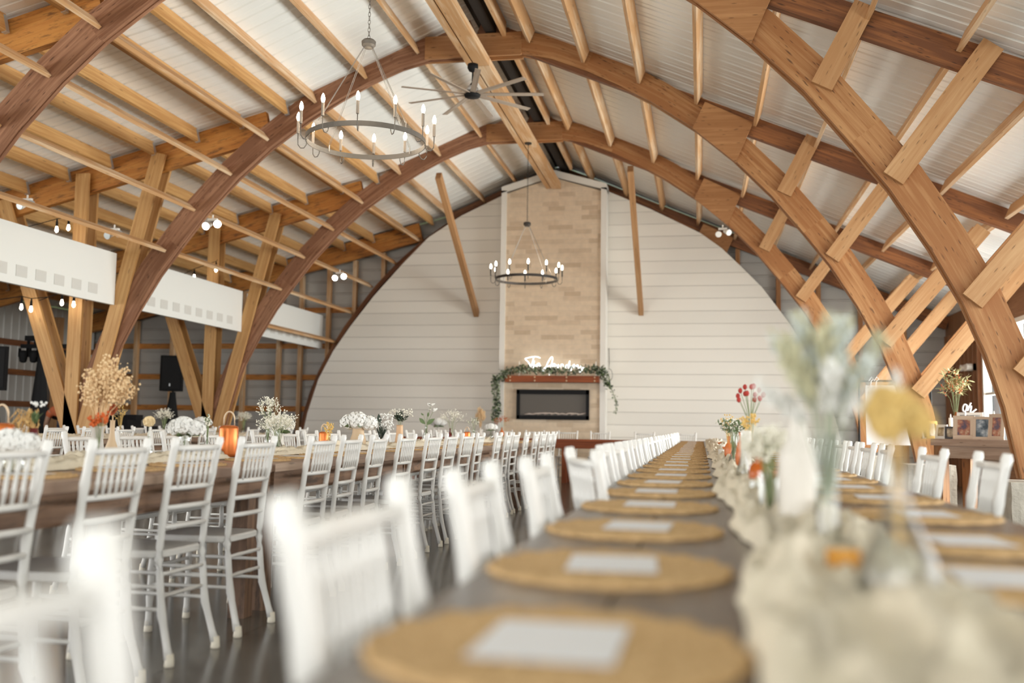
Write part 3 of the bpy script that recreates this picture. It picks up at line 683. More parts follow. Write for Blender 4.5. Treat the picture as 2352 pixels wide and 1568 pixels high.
# ------------------------------------------------------------------ chairs
def post_tube(b, pts, r=.0145, n=8):
    P = []; Rr = []
    for i in range(len(pts)-1):
        a, c = Vector(pts[i]), Vector(pts[i+1])
        for k in range(4):
            P.append(a.lerp(c, k/4)); Rr.append(r*(1.0 if k else 1.22))
    P.append(Vector(pts[-1])); Rr.append(r*.8)
    b.tube(P, Rr, n)
def make_chair(full):
    t = thing('banquet_chair', 'x', 'chair')
    # rear legs run up into the back posts
    for s_ in (-1, 1):
        y0, y1 = .178*s_, .165*s_
        b = MB(); post_tube(b, [(-.262, y0, .03), (-.215, y1, .2), (-.19, y1, .42), (-.2, y1, .6), (-.222, .17*s_, .76), (-.25, .176*s_, .905), (-.252, .177*s_, .92)], .0155)
        o = b.build('leg', M['white'], t, smooth=True)
        b = MB(); b.lathe([(.019, 0), (.0205, .006), (.0165, .05)], (-.266, y0, 0), 10); b.build('foot_cap', M['cap'], o, smooth=True)
        b = MB(); post_tube(b, [(.192, .172*s_, .03), (.19, .172*s_, .16), (.188, .17*s_, .29), (.186, .168*s_, .43)], .0155)
        o = b.build('leg', M['white'], t, smooth=True)
        b = MB(); b.lathe([(.018, 0), (.0195, .006), (.0165, .05)], (.192, .172*s_, 0), 10); b.build('foot_cap', M['cap'], o, smooth=True)
    b = MB(); n = 28; pr = []
    for k in range(n):
        g = 2*PI*k/n; c, s_ = math.cos(g), math.sin(g); e = .38
        x = .2*abs(c)**e*(1 if c > 0 else -1); y = (.198 if c > 0 else .186)*abs(s_)**e*(1 if s_ > 0 else -1); pr.append((x, y))
    for z, k in ((.424, .97), (.428, 1), (.448, 1), (.455, .965), (.452, .6)):
        for x, y in pr: b.v.append((x*k, y*k, z))
    for i in range(4):
        for k in range(n): b.face((i*n+k, i*n+(k+1) % n, (i+1)*n+(k+1) % n, (i+1)*n+k))
    b.face(range(n-1, -1, -1)); b.face(range(4*n, 5*n)); b.build('seat', M['white'], t)
    def xb(z): return -.19-(z-.42)*.02-(max(0, z-.5))*.125
    def rail(bb, z, r=.012): bb.tube([(xb(z), -.17, z), (xb(z)-.012, -.06, z), (xb(z)-.012, .06, z), (xb(z), .17, z)], [r*.9, r, r, r*.9], 8)
    if full:
        b = MB(); rail(b, .875, .0135); b.build('top_rail', M['white'], t, smooth=True)
        for z in (.71, .63, .55):
            b = MB(); rail(b, z, .0115); b.build('back_rail', M['white'], t, smooth=True)
        for k in range(7):
            y = -.123+.041*k; b = MB()
            zs = [.715, .755, .762, .77, .82, .828, .836, .872]; rs = [.0062, .0068, .0088, .0068, .0068, .0088, .0068, .0062]
            b.tube([(xb(z)-.011, y, z) for z in zs], rs, 6); b.build('spindle', M['white'], t, smooth=True)
    else:
        b = MB(); rail(b, .875, .0135)
        for z in (.71, .63, .55): rail(b, z, .0115)
        for k in range(7):
            y = -.123+.041*k; b.tube([(xb(.715)-.011, y, .715), (xb(.872)-.011, y, .872)], .0072, 5)
        b.build('backrest', M['white'], t, smooth=True)
    st = [((-.2, -.165, .36), (-.2, .165, .36)), ((-.2, -.165, .27), (-.2, .165, .27)), ((.19, -.17, .30), (.19, .17, .30))]
    for s_ in (-1, 1): st += [((-.2, .165*s_, .22), (.19, .17*s_, .22)), ((-.2, .165*s_, .31), (.19, .17*s_, .31))]
    if full:
        for p, q in st:
            b = MB(); p, q = Vector(p), Vector(q); b.tube([p.lerp(q, k/6) for k in range(7)], [.0085, .0085, .0105, .0085, .0105, .0085, .0085], 7); b.build('stretcher', M['white'], t, smooth=True)
    else:
        b = MB()
        for p, q in st: b.tube([p, q], .0085, 5)
        b.build('stretcher', M['white'], t, smooth=True, kind=None)
    return t
protoF = make_chair(True); protoS = make_chair(False); usedp = {protoF.name: False, protoS.name: False}
def chair(x, y, rz, label, group, full):
    p = protoF if full else protoS
    if not usedp[p.name]:
        KID[p.name] = [(c, list(c.children)) for c in p.children]; usedp[p.name] = True
        p.location = (x, y, 0); p.rotation_euler = (0, 0, rz); p['label'] = label; p['group'] = group; return p
    return dup(p, (x, y, 0), rz, label, group)
TA = [.28, 2.72, 5.16, 7.6, 10.04, 12.48, 14.92]
rowA = [.39, 1.04, 1.65, 2.30, 3.15, 3.9, 4.40, 4.86]+[t0+.36+.57*k for t0 in TA[2:] for k in range(4)]
rowA = [y for y in rowA if y < 16.9]
for i, y in enumerate(rowA):
    chair(-.13, y, R(-.05, .05) if i != 4 else .35, 'white spindle chair, %s from the camera on the foreground table\'s left side' % ORD[i], 'chairs down the left side of the foreground table', y < 9)
rowB = [3.6, 4.45]+[t0+.38+.57*k for t0 in TA[2:] for k in range(4) if t0+.38+.57*k < 16.9]
for i, y in enumerate(rowB):
    chair(.72, y, PI+R(-.06, .06), 'white spindle chair, %s from the camera on the foreground table\'s right side' % ORD[i], 'chairs down the right side of the foreground table', y < 8)
rowC = [2.69, 3.28, 3.90, 4.47, 5.25, 5.78, 6.30, 6.90, 7.66, 8.22, 8.75, 9.28, 10.18, 10.71, 11.27, 11.89, 12.69, 13.25, 13.83, 14.38]
for i, y in enumerate(rowC):
    chair(-2.35+R(-.015, .015), y, PI+R(-.07, .07), 'white spindle chair, %s from the camera on the middle table\'s near side' % ORD[i], 'chairs down the near side of the middle table', y < 10.5)
for i, y in enumerate(rowC[4:]):
    chair(-3.35+R(-.015, .015), y, R(-.07, .07), 'white spindle chair, %s from the camera on the middle table\'s far side' % ORD[i], 'chairs down the far side of the middle table', y < 7)
rowE = [8.15, 8.75, 9.35, 9.95, 10.65, 11.25, 11.85, 12.45, 13.15, 13.75, 14.35, 14.95]
for i, y in enumerate(rowE):
    chair(-6.55, y, PI+R(-.07, .07), 'white spindle chair, %s from the camera on the left table\'s near side' % ORD[i], 'chairs at the near side of the left table', False)
    chair(-7.42, y, R(-.07, .07), 'white spindle chair, %s from the camera on the left table\'s far side' % ORD[i], 'chairs at the far side of the left table', False)
for i, x in enumerate((-4.9, -4.3, -3.7, -3.1, -2.45, -1.85, -1.03, -.27)):
    chair(x, 18.15, -PI/2+R(-.05, .05), 'white spindle chair behind the head table, %s from the left' % ORD[i], 'chairs behind the head table', False)
# ------------------------------------------------------------------ tables
def table(x0, x1, y0, y1, top, label, group, m, legm, side_planks='y'):
    
    t = thing('farm_table', label, 'table', ((x0+x1)/2, (y0+y1)/2, 0), 0, group)
    b = MB(); n = 5
    if side_planks == 'y':
        w = (x1-x0)/n
        for k in range(n): b.box(x0+k*w+.002, x0+(k+1)*w-.002, y0, y1, top-.042, top)
    else:
        w = (y1-y0)/n
        for k in range(n): b.box(x0, x1, y0+k*w+.002, y0+(k+1)*w-.002, top-.042, top)
    b.build('tabletop', m, t, world=True)
    b = MB(); e = .05; za, zb = top-.16, top-.043
    b.box(x0+.03, x0+.06, y0+.05, y1-.05, za, zb); b.box(x1-.06, x1-.03, y0+.05, y1-.05, za, zb); b.box(x0+e, x1-e, y0+.02, y0+.05, za, zb); b.box(x0+e, x1-e, y1-.05, y1-.02, za, zb)
    b.build('apron', legm, t, world=True)
    for sx in ((x0+.11, x1-.11) if side_planks == 'y' else (x0+.2, x1-.2)):
        for sy in ((y0+.09, y1-.09) if side_planks == 'y' else (y0+.1, y1-.1)):
            b = MB(); b.box(sx-.045, sx+.045, sy-.045, sy+.045, 0, za); b.build('leg', legm, t, world=True)
    return t
for i in range(7):
    y0 = TA[i]
    table(-.325, .75, y0, y0+(2.425 if i < 6 else 2.1), .77, 'dark brown plank farm table of the foreground run, %s from the camera' % ORD[i], 'farm tables of the foreground run', M['tabledark'], M['tabledark'])
for i, (y0, y1) in enumerate(((2.4, 4.83), (4.87, 7.27), (7.3, 9.72), (9.75, 12.28), (12.31, 14.75))):
    table(-3.32, -2.2, y0, y1, .77, 'brown plank farm table of the middle run, %s from the camera' % ORD[i], 'farm tables of the middle run', M['table'], M['tableleg'])
for i, (y0, y1) in enumerate(((7.87, 10.28), (10.32, 12.78), (12.82, 15.25))):
    table(-7.5, -6.45, y0, y1, .77, 'brown plank farm table of the left run, %s from the camera' % ORD[i], 'farm tables of the left run', M['table'], M['tableleg'])
table(-5.4, -2.62, 17.25, 17.85, .77, 'left half of the brown head table before the chimney', 'head tables', M['mantel'], M['mantel'], 'x')
table(-2.58, .2, 17.25, 17.85, .77, 'right half of the brown head table before the chimney', 'head tables', M['mantel'], M['mantel'], 'x')
# ------------------------------------------------------------------ placemats and cards
def make_mat():
    b = MB(); NR, NS = 17, 96; r0 = .184
    for i in range(NR*2+1):
        r = r0*i/(NR*2)
        for k in range(NS):
            g = 2*PI*k/NS; ph = k*PI*2/6+(i//2 % 2)*PI
            z = .006+(.0035 if i % 2 else 0)+(.0022*math.sin(ph) if i > 2 else 0)
            rr = r+(.0035*math.sin(ph) if i >= NR*2-1 else 0)
            if i == NR*2: z = .003
            b.v.append((rr*math.cos(g), rr*math.sin(g), z))
    for i in range(NR*2):
        for k in range(NS):
            j = (k+1) % NS; b.face((i*NS+k, i*NS+j, (i+1)*NS+j, (i+1)*NS+k), [(k/NS, i/20), ((k+1)/NS, i/20), ((k+1)/NS, (i+1)/20), (k/NS, (i+1)/20)])
    o = NR*2*NS; base = len(b.v)
    for k in range(NS): g = 2*PI*k/NS; b.v.append((r0*.985*math.cos(g), r0*.985*math.sin(g), 0))
    for k in range(NS): j = (k+1) % NS; b.face((o+k, o+j, base+j, base+k))
    return b.build('placemat', M['jute'], smooth=True, cat='placemat')
matp = make_mat(); matp.location = (0, 0, 0)
b = MB(); b.box(-.066, .066, -.085, .085, 0, .0012); cardp = b.build('menu_card', M['card'], cat='card')
first = [True, True]
def place(proto, k, x, y, z, rz, label, group):
    if first[k]: first[k] = False; o = proto
    else: o = proto.copy(); C.objects.link(o)
    o.location = (x, y, z); o.rotation_euler = (0, 0, rz); o['label'] = label; o['group'] = group
def setting(x, y, i, side, run, cards=True, rz=0, s=1):
    place(matp, 0, x, y, .7705, R(0, 6), 'round jute placemat, %s from the camera on the %s\'s %s side' % (ORD[i], run, side), 'placemats on the %s side of the %s' % (side, run))
    if cards: place(cardp, 1, x+R(-.01, .01), y+R(-.01, .01), .7815, rz+R(-.06, .06), 'white card, %s from the camera on the %s\'s %s side' % (ORD[i], run, side), 'cards on the %s side of the %s' % (side, run))
ys = [.95, 1.5, 2.08, 2.69]+[3.27+.575*k for k in range(24)]
for i, y in enumerate(ys): setting(-.137, y, i, 'left', 'foreground table')
ys = [1.51, 2.02, 2.65]+[3.25+.575*k for k in range(23)]
for i, y in enumerate(ys): setting((.43, .5, .55)[min(i, 2)], y, i, 'right', 'foreground table')
for i, y in enumerate(rowC): setting(-2.48, y, i, 'near', 'middle table', rz=PI/2)
for i, y in enumerate(rowC[4:]): setting(-3.14, y, i, 'far', 'middle table', rz=PI/2)
# ------------------------------------------------------------------ gauze runners
def runner(xc, w, y0, y1, label, seed):
    b = MB(); nx = 26; ny = int((y1-y0)/.016)
    for i in range(ny+1):
        y = y0+(y1-y0)*i/ny
        cw = xc+.03*noise.noise(Vector((seed, y*1.1, 0))); hw = w/2*(1+.28*noise.noise(Vector((seed+3, y*2.2, 0))))
        for j in range(nx+1):
            t_ = j/nx*2-1
            x = cw+hw*t_+.012*noise.noise(Vector((t_*4, y*9, seed)))
            h = .5+.5*noise.noise(Vector((t_*2.2+seed, y*4.5, 1.5))); h2 = abs(noise.noise(Vector((t_*5+seed+.9*noise.noise(Vector((y*2, t_, 0))), y*2.6, 7.3))))
            e = max(0, 1-abs(t_)**4)
            h3 = abs(noise.noise(Vector((t_*9+seed, y*16, 3.1)))); z = .7725+.004+(.022*h+.075*h2+.03*h3)*(.4+.6*e)
            if abs(t_) > .99: z = .7735
            b.v.append((x, y, z))
    n = nx+1
    for i in range(ny):
        for j in range(nx): b.face((i*n+j, i*n+j+1, (i+1)*n+j+1, (i+1)*n+j))
    return b.build('table_runner', M['gauze'], smooth=True, label=label, cat='table runner', group='gauze runners')
runner(.20, .26, .25, 16.8, 'crumpled cream gauze runner down the foreground table', 1.3)
runner(-2.82, .26, 2.6, 14.5, 'crumpled cream gauze runner down the middle table', 5.7)
runner(-6.97, .26, 8.0, 15.1, 'crumpled cream gauze runner down the left table', 9.1)
# ------------------------------------------------------------------ vases and bouquets
ZT = .782
def vase(prof, m, x, y, label, n=20, smooth=True, z=ZT, name='vase', cat='vase', group=None, cap=(True, False)):
    b = MB(); b.lathe(prof, (x, y, z), n, cap); return b.build(name, m, smooth=smooth, label=label, cat=cat, group=group)
def scale(prof, sr, sz): return [(r*sr, z*sz) for r, z in prof]
BOTTLE = [(.03, 0), (.034, .01), (.034, .10), (.028, .125), (.012, .15), (.011, .19), (.014, .2)]
CYL = [(.03, 0), (.032, .005), (.032, .2)]
CROCK = [(.045, 0), (.062, .02), (.066, .07), (.05, .115), (.047, .16), (.053, .17)]
FLASK = [(.045, 0), (.055, .015), (.05, .05), (.02, .11), (.013, .14), (.014, .19), (.017, .2)]
def petalhead(b, c, r, n=55, pl=.018, flat=.8):
    for i in range(n):
        th = math.acos(1-1.5*(i+.5)/n); ph = i*2.39996
        d = Vector((math.sin(th)*math.cos(ph), math.sin(th)*math.sin(ph), math.cos(th)*flat))
        p = Vector(c)+d*r*R(.88, 1.05); a = d.cross(Vector((R(-1, 1), R(-1, 1), .3))).normalized(); e = d.cross(a)
        for k in range(4):
            g = k*PI/2; q = (a*math.cos(g)+e*math.sin(g)+d*.35).normalized(); b.leaf(p, q, pl, pl*1.1, .3, nrm=tuple(d))
def bouquet(kind, x, y, z0, label, h, sp, group=None, lean=0):
    t = thing('bouquet', label, 'flowers', (x, y, z0), 0, group)
    base = Vector((0, 0, -.08))
    def stems(n, h, sp, m='stem', r=.0014, nm='stems'):
        b = MB(); tips = []
        for i in range(n):
            g = i*2.39996+R(-.3, .3); rr = sp*math.sqrt((i+.6)/n); tip = Vector((rr*math.cos(g)+lean*h, rr*math.sin(g), h*(1-.35*(rr/max(sp, .001))**2)*R(.85, 1.05)))
            mid = Vector((tip.x*.35, tip.y*.35, tip.z*.55)); b.tube([base, mid, tip], [r*1.2, r, r*.8], 4); tips.append((mid, tip))
        b.build(nm, M[m], t); return tips
    if kind == 'hydrangea':
        T = stems(3, h*.6, sp*.4)
        for k, (dx, dy, dz, rr) in enumerate(((0, -.2, .1, .62), (-.55, .1, 0, .55), (.55, .1, -.02, .55), (.05, .5, .0, .5))):
            b = MB(); petalhead(b, (dx*sp, dy*sp, h*.55+dz*sp), rr*sp, 60, .02); b.ball((dx*sp, dy*sp, h*.55+dz*sp), rr*sp*.86, 12, 8, .85); b.build('flower_head', M['petal'], t)
        b = MB()
        for k in range(5): g = R(0, 6.3); b.leaf((0, 0, h*.2), (math.cos(g), math.sin(g), .1), sp*.9, sp*.35)
        b.build('leaves', M['leaf'], t)
    elif kind in ('breath', 'airy'):
        n = 16 if kind == 'breath' else 11
        T = stems(n, h, sp)
        for mid, tip in T:
            b = MB()
            for k in range(22 if kind == 'breath' else 13):
                p = tip+Vector((R(-1, 1), R(-1, 1), R(-1.2, .8)))*sp*.3; b.tube([mid.lerp(tip, .6), p], .0006, 3, False); b.ball(p, R(.003, .0055), 5, 3)
            b.build('blossom_spray', M['breath'], t)
    elif kind == 'plume':      # big dried cloud
        T = stems(22, h, sp, 'tan', .0017)
        for mid, tip in T:
            b = MB()
            for k in range(70):
                f = R(0, 1); p = mid.lerp(tip, .35+.75*f)+Vector((R(-1, 1), R(-1, 1), R(-1, 1)))*sp*.2; b.ball(p, R(.003, .0075), 5, 3)
            for k in range(8): b.tube([mid.lerp(tip, .4), tip+Vector((R(-1, 1), R(-1, 1), R(-1, 1)))*sp*.22], .0008, 3, False)
            b.build('dried_spray', M['tan'], t)
    elif kind == 'wheat':
        b = MB(); s = MB()
        for i in range(17):
            d = Vector((R(-1.25, .05), R(-.4, .4), 0)); L = R(.6, 1.0)
            P = [Vector((0, 0, -.05)), Vector((d.x*.25*sp, d.y*.3*sp, h*.62)), Vector((d.x*.75*sp, d.y*.8*sp, h*.8*L)), Vector((d.x*1.15*sp, d.y*sp, h*.45*L)), Vector((d.x*1.3*sp, d.y*sp, h*.0))]
            b.tube(P, .0012, 4)
            for k in range(22):
                f = k/22; q = P[2].lerp(P[3], f*2) if f < .5 else P[3].lerp(P[4], f*2-1); s.leaf(q, (R(-.5, .5), R(-.5, .5), -1), .018, .0045)
        b.build('stems', M['straw'], t); s.build('seed_heads', M['straw'], t, kind='stuff')
        b = MB()
        for k in range(8): b.leaf((.005, 0, h*.3), (R(-.1, .4), R(-.5, .5), 1), .06, .022)
        b.build('leaves', M['leaf'], t)
        b = MB()
        for k in range(14): b.ball((R(-.01, .05), R(-.02, .02), h*R(.85, 1.0)), .006, 6, 4)
        b.build('blossoms', M['petal'], t)
    elif kind == 'greens':
        T = stems(9, h*.8, sp*.6)
        for mid, tip in T:
            b = MB()
            for k in range(12): p = mid.lerp(tip, k/11); b.leaf(p, (R(-1, 1), R(-1, 1), R(.3, 1.3)), .05, .012)
            b.build('leaf_sprig', M['dleaf'], t)
        b = MB()
        for k in range(90):
            p = Vector((R(-1, 1)*sp, R(-.6, .6)*sp, h*R(.6, 1.02))); b.ball(p, R(.004, .008), 5, 3)
        b.build('blossoms', M['breath'], t, kind='stuff')
    elif kind == 'darkgrass':
        b = MB()
        for k in range(46): b.leaf((0, 0, .0), (R(-.45, .45), R(-.4, .4), 1), h*R(.45, .65), .010, .05)
        b.leaf((-.01, 0, h*.5), (-.15, -.1, 1), h*.5, .045, .05, (0, -1, 0)); b.build('dark_blades', M['dleaf'], t)
        b = MB()
        for k in range(110): b.ball((sp*.5+R(-1, 1)*sp*.6, R(-.6, .6)*sp, h*R(.4, 1)), R(.004, .009), 5, 3)
        b.build('blossoms', M['petal'], t, kind='stuff')
    elif kind == 'lily':
        b = MB(); tips = [(-.03, 0, h*.62), (.045, 0, h*.95), (.075, .0, h*.72), (.02, -.01, h*.7)]
        for p in tips: b.tube([(0, 0, -.16), (p[0]*.3, 0, h*.3), p], .0022, 5)
        b.build('stems', M['stem'], t)
        for c in tips[1:3]:
            f = MB()
            for k in range(6): g = k*PI/3; f.leaf(c, (math.cos(g)*.8, math.sin(g)*.8, .75), .055, .026, .5)
            f.build('lily_flower', M['petal'], t)
        b = MB()
        for p, d, L in (((-.01, 0, h*.18), (-.7, -.3, .75), .085), ((.01, 0, h*.15), (.8, -.2, .7), .1), ((.02, 0, h*.5), (.2, -.5, .7), .05), ((-.03, 0, h*.55), (-.4, -.4, .5), .035)): b.leaf(p, d, L, L*.5, .3, (0, -1, .2))
        b.build('leaves', M['leaf'], t)
    elif kind in ('gold', 'sprig', 'berries', 'redbuds', 'orangebranch'):
        n = {'gold': 8, 'sprig': 7, 'berries': 8, 'redbuds': 13, 'orangebranch': 12}[kind]; mm = {'gold': 'gold', 'sprig': 'breath', 'berries': 'berry', 'redbuds': 'red', 'orangebranch': 'berry'}[kind]
        T = stems(n, h, sp, 'stem' if kind != 'gold' else 'gold', .0015)
        for mid, tip in T:
            b = MB(); l = MB()
            for k in range(9 if kind != 'redbuds' else 1):
                p = mid.lerp(tip, R(.3, 1.02))+Vector((R(-1, 1), R(-1, 1), R(-1, 1)))*sp*.16 if kind != 'redbuds' else tip; b.ball(p, {'redbuds': .011, 'berries': .0075, 'orangebranch': .008}.get(kind, .005), 6, 4, 1.3 if kind == 'redbuds' else 1)
                if kind in ('sprig',): l.leaf(p, (R(-1, 1), R(-1, 1), R(0, 1)), .02, .008)
                if kind == 'orangebranch':
                    for q in range(2): l.leaf(p, (R(-1, 1), R(-1, 1), R(-.3, 1)), .09, .015)
            b.build('bud_cluster', M[mm], t)
            if l.v: l.build('leaves', M['leaf'] if kind == 'sprig' else M['olivelf'], t)
    elif kind == 'rustplume':
        T = stems(3, h, sp*.3, 'tan')
        for mid, tip in T:
            b = MB()
            for k in range(60): p = mid.lerp(tip, R(.3, 1)); b.leaf(p, (R(-.8, .8), R(-.8, .8), 1), .028, .012)
            b.build('plume', M['rustp'], t)
    elif kind == 'rosehead':
        stems(1, h, 0)
        b = MB(); petalhead(b, (0, 0, h), sp, 40, sp*.9); b.ball((0, 0, h), sp*.8, 10, 6); b.build('flower_head', M['rose'], t)
    elif kind == 'pampas':
        for (m, n, hh, s2) in (('olive', 8, h, sp), ('paleblue', 7, h*.86, sp*.85), ('petal', 6, h*.62, sp*1.1)):
            T = stems(n, hh, s2, 'sage', .0016)
            for mid, tip in T:
                b = MB()
                for k in range(75):
                    f = R(.0, 1.12); p = mid.lerp(tip, f)+Vector((R(-1, 1), R(-1, 1), R(-1, 1)))*.012; b.leaf(p, (R(-.6, .6)+tip.x*2, R(-.6, .6)+tip.y*2, 1), .026, .006, .1)
                b.build('plume', M[m], t)
    elif kind == 'yellow':
        T = stems(8, h*.85, sp*.8, 'straw')
        for k, (mid, tip) in enumerate(T):
            b = MB(); petalhead(b, tuple(tip), sp*.3, 20, .016); b.ball(tip, sp*.25, 8, 6); b.build('flower_head', M['yel'], t)
    elif kind == 'palegreen':
        T = stems(12, h, sp)
        for mid, tip in T:
            b = MB(); l = MB()
            for k in range(14):
                p = mid.lerp(tip, R(.4, 1.05))+Vector((R(-1, 1), R(-1, 1), R(-1, 1)))*sp*.18; l.leaf(p, (R(-1, 1), R(-1, 1), R(0, 1)), .028, .011); b.ball(p+Vector((R(-.02, .02), 0, R(0, .02))), .005, 5, 3)
            b.build('blossom_spray', M['breath'], t); l.build('leaf_sprig', M['leaf'], t)
    return t
# foreground table
vase([(.03, 0), (.045, .008), (.048, .03), (.04, .06), (.02, .10), (.0125, .13), (.012, .165), (.016, .175)], M['glass'], .222, 1.20, 'clear glass flask vase with pale yellow blooms, closest on the foreground table', 28)
bouquet('yellow', .222, 1.20, ZT+.15, 'mustard yellow dried blooms in the nearest clear flask', .11, .036)
vase([(.018, 0), (.022, .004), (.024, .04)], M['honeyglass'], .192, 1.43, 'small orange glass votive on the gauze runner', name='votive_holder', cat='candle holder')
vase([(.014, 0), (.016, .004), (.017, .02)], M['honeyglass'], .245, 1.36, 'tiny orange glass cup right of the orange votive', name='votive_holder', cat='candle holder')
vase([(.02, 0), (.024, .006), (.02, .04), (.018, .15), (.022, .2)], M['glass'], .205, 1.70, 'tall clear glass vase holding the pale pampas grasses', 24)
bouquet('pampas', .205, 1.70, ZT+.16, 'tall airy bunch of pale blue and olive pampas grasses', .255, .105)
rib = [(.036, 0), (.04, .005)]+[(.040+(.0014 if k % 2 else 0), .01+k*.007) for k in range(20)]+[(.037, .16), (.022, .185), (.019, .225), (.021, .23)]
vase(rib, M['ceram'], .20, 2.15, 'white ribbed ceramic bottle vase beside the pampas grasses', 28)
bouquet('breath', .165, 2.5, ZT+.07, 'soft white baby\'s breath bunch left of the ribbed bottle', .14, .07)
vase([(.022, 0), (.025, .004), (.025, .1)], M['glass'], .165, 2.5, 'clear glass tumbler vase under the white baby\'s breath', 20)
vase([(.03, 0), (.033, .006), (.033, .07), (.028, .088), (.013, .10), (.012, .125), (.015, .13)], M['amber'], .185, 3.3, 'squat amber glass bottle on the foreground runner', 20, z=ZT+.0)
vase([(.022, 0), (.026, .004), (.026, .055)], M['glass'], .165, 2.95, 'clear tea light glass just in front of the amber bottle', name='votive_holder', cat='candle holder')
vase([(.022, 0), (.026, .004), (.026, .06)], M['glass'], .26, 2.75, 'clear tea light glass right of the white ribbed bottle', name='votive_holder', cat='candle holder')
vase(scale(CYL, .7, 1.0), M['ceram'], .19, 4.35, 'slim white cylinder vase among the red bottles', 20)
vase(scale(FLASK, .5, .95), M['glass'], .16, 3.9, 'small clear bud vase in front of the white cylinder', 18)
vase([(.025, 0), (.03, .02), (.034, .07), (.026, .12), (.014, .16), (.016, .19)], M['orangev'], .20, 5.0, 'rust red curved vase behind the white cylinder', 20)
bouquet('redbuds', .24, 5.0, ZT+.17, 'dark red dried buds on thin stalks in the rust vase', .26, .08)
bouquet('gold', .23, 4.8, ZT+.14, 'tan dried sprays among the red buds', .16, .06)
vase(scale(FLASK, .7, .9), M['glass'], .19, 5.7, 'clear vase with green leafy sprigs', 20)
bouquet('palegreen', .18, 5.7, ZT+.11, 'green leafy sprigs with cream blossom beside the rust vase', .15, .085)
vase(scale(BOTTLE, .8, .8), M['orangev'], .17, 6.3, 'small orange bottle vase behind the green sprigs', 18)
bouquet('gold', .17, 6.3, ZT+.14, 'faded peach dried stems in the small orange bottle', .16, .07)
for i, (x, y) in enumerate(((.27, 3.6), (.15, 7.2), (.2, 8.3), (.2, 9.6), (.2, 11.2), (.19, 13.0))):
    vase([(.022, 0), (.028, .004), (.03, .06)], M['ceram' if i % 2 else 'orangev'], x, y, 'small %s tea light cup on the foreground runner, %s of that colour' % ('cream' if i % 2 else 'orange', ORD[i//2]), name='votive_holder', cat='candle holder')
vase(scale(BOTTLE, .8, .75), M['dred'], .27, 4.6, 'dark red glass bottle right of the white cylinder', 18)
# middle table: x positions along the runner
def TB(px, X=-2.82):
    w = ray(px, 985); return w[1]/w[0]*X
y = TB(30); vase(scale(CROCK, .7, .8), M['glass'], -2.6, TB(32, -2.6), 'clear jar in front with hydrangeas, at the left edge of the photo'); bouquet('hydrangea', -2.6, TB(32, -2.6), ZT+.07, 'blurred white hydrangeas closest on the middle table', .07, .09)
y = TB(78); vase([(.03, 0), (.045, .02), (.042, .06), (.02, .12), (.016, .16), (.018, .165)], M['dred'], -2.9, TB(78, -2.9), 'dark red glass vase with drooping wheat'); bouquet('wheat', -2.9, TB(78, -2.9), ZT+.14, 'drooping golden wheat with white bloom in the dark red vase', .14, .075)
y = TB(225); vase([(.032, 0), (.036, .01), (.03, .05), (.024, .1), (.03, .16), (.038, .175)], M['frost'], -2.82, y, 'frosted glass vase with tall cream dried flowers'); bouquet('plume', -2.82, y, ZT+.12, 'tall cloud of cream dried flowers in the frosted vase', .36, .115, lean=.12)
bouquet('berries', -2.80, y-.02, ZT+.13, 'orange-red lantern buds at the foot of the cream dried flowers', .12, .06)
y = TB(258, -3.0); vase([(.028, 0), (.038, .02), (.036, .05), (.018, .1), (.012, .14), (.012, .2), (.015, .205)], M['beige'], -3.0, y, 'beige long-necked jug with a rust plume'); bouquet('rustplume', -3.0, y, ZT+.18, 'rust red plume in the beige jug', .10, .04)
y = TB(342, -3.0); vase(scale(BOTTLE, .7, .6), M['glass'], -3.0, y, 'clear bud vase with one yellow rose'); bouquet('rosehead', -3.0, y, ZT+.10, 'single pale yellow rose', .10, .024)
y = TB(425); vase(scale(CROCK, .7, .8), M['glass'], -2.82, y, 'clear jar under the hydrangeas left of the copper lantern'); bouquet('hydrangea', -2.82, y, ZT+.11, 'white hydrangea bunch left of the copper lantern', .10, .10)
def lantern(px, X, label, s=1.0, tall=True):
    y = TB(px, X); t = thing('copper_lantern', label, 'lantern', (X, y, ZT), 0, 'copper lanterns')
    b = MB(); b.lathe([(.045*s, 0), (.054*s, .008), (.056*s, .02), (.056*s, .165*s), (.052*s, .178*s), (.03*s, .185*s), (.01*s, .186*s)], n=28); b.build('body', M['copper'], t, smooth=True)
    b = MB(); b.tube([(.034*s*math.cos(a*PI/10), 0, .185*s+.03*s*(1 if 0 < a < 10 else 0)+.05*s*math.sin(a*PI/10)) for a in range(11)], .005, 8); b.build('rope_handle', M['rope'], t, smooth=True)
lantern(526, -2.72, 'copper lantern with a rope handle between hydrangeas and baby\'s breath')
lantern(2, -3.0, 'copper lantern with a rope handle at the left edge of the photo')
lantern(745, -2.95, 'small dark copper lantern behind the chair backs, left of the gold sprigs', .75)
lantern(1073, -2.8, 'small bright copper lantern further down the middle table', .7)
y = TB(372, -3.0); bouquet('sprig', TB(472, -3.0)*0-3.0, TB(477, -3.0), ZT+.1, 'slim white budded stalk left of the copper lantern', .16, .02); vase(scale(BOTTLE, .6, .6), M['glass'], -3.0, TB(477, -3.0), 'slim clear vase left of the copper lantern')
y = TB(632); vase(scale(FLASK, .8, .8), M['glass'], -2.80, y, 'clear glass vase full of baby\'s breath'); bouquet('breath', -2.80, y, ZT+.06, 'full round bunch of baby\'s breath', .21, .125)
bouquet('hydrangea', -2.86, y+.16, ZT+.11, 'white hydrangea head behind the baby\'s breath', .15, .09); vase(scale(CROCK, .6, .7), M['ceram'], -2.86, y+.16, 'white cup behind the baby\'s breath')
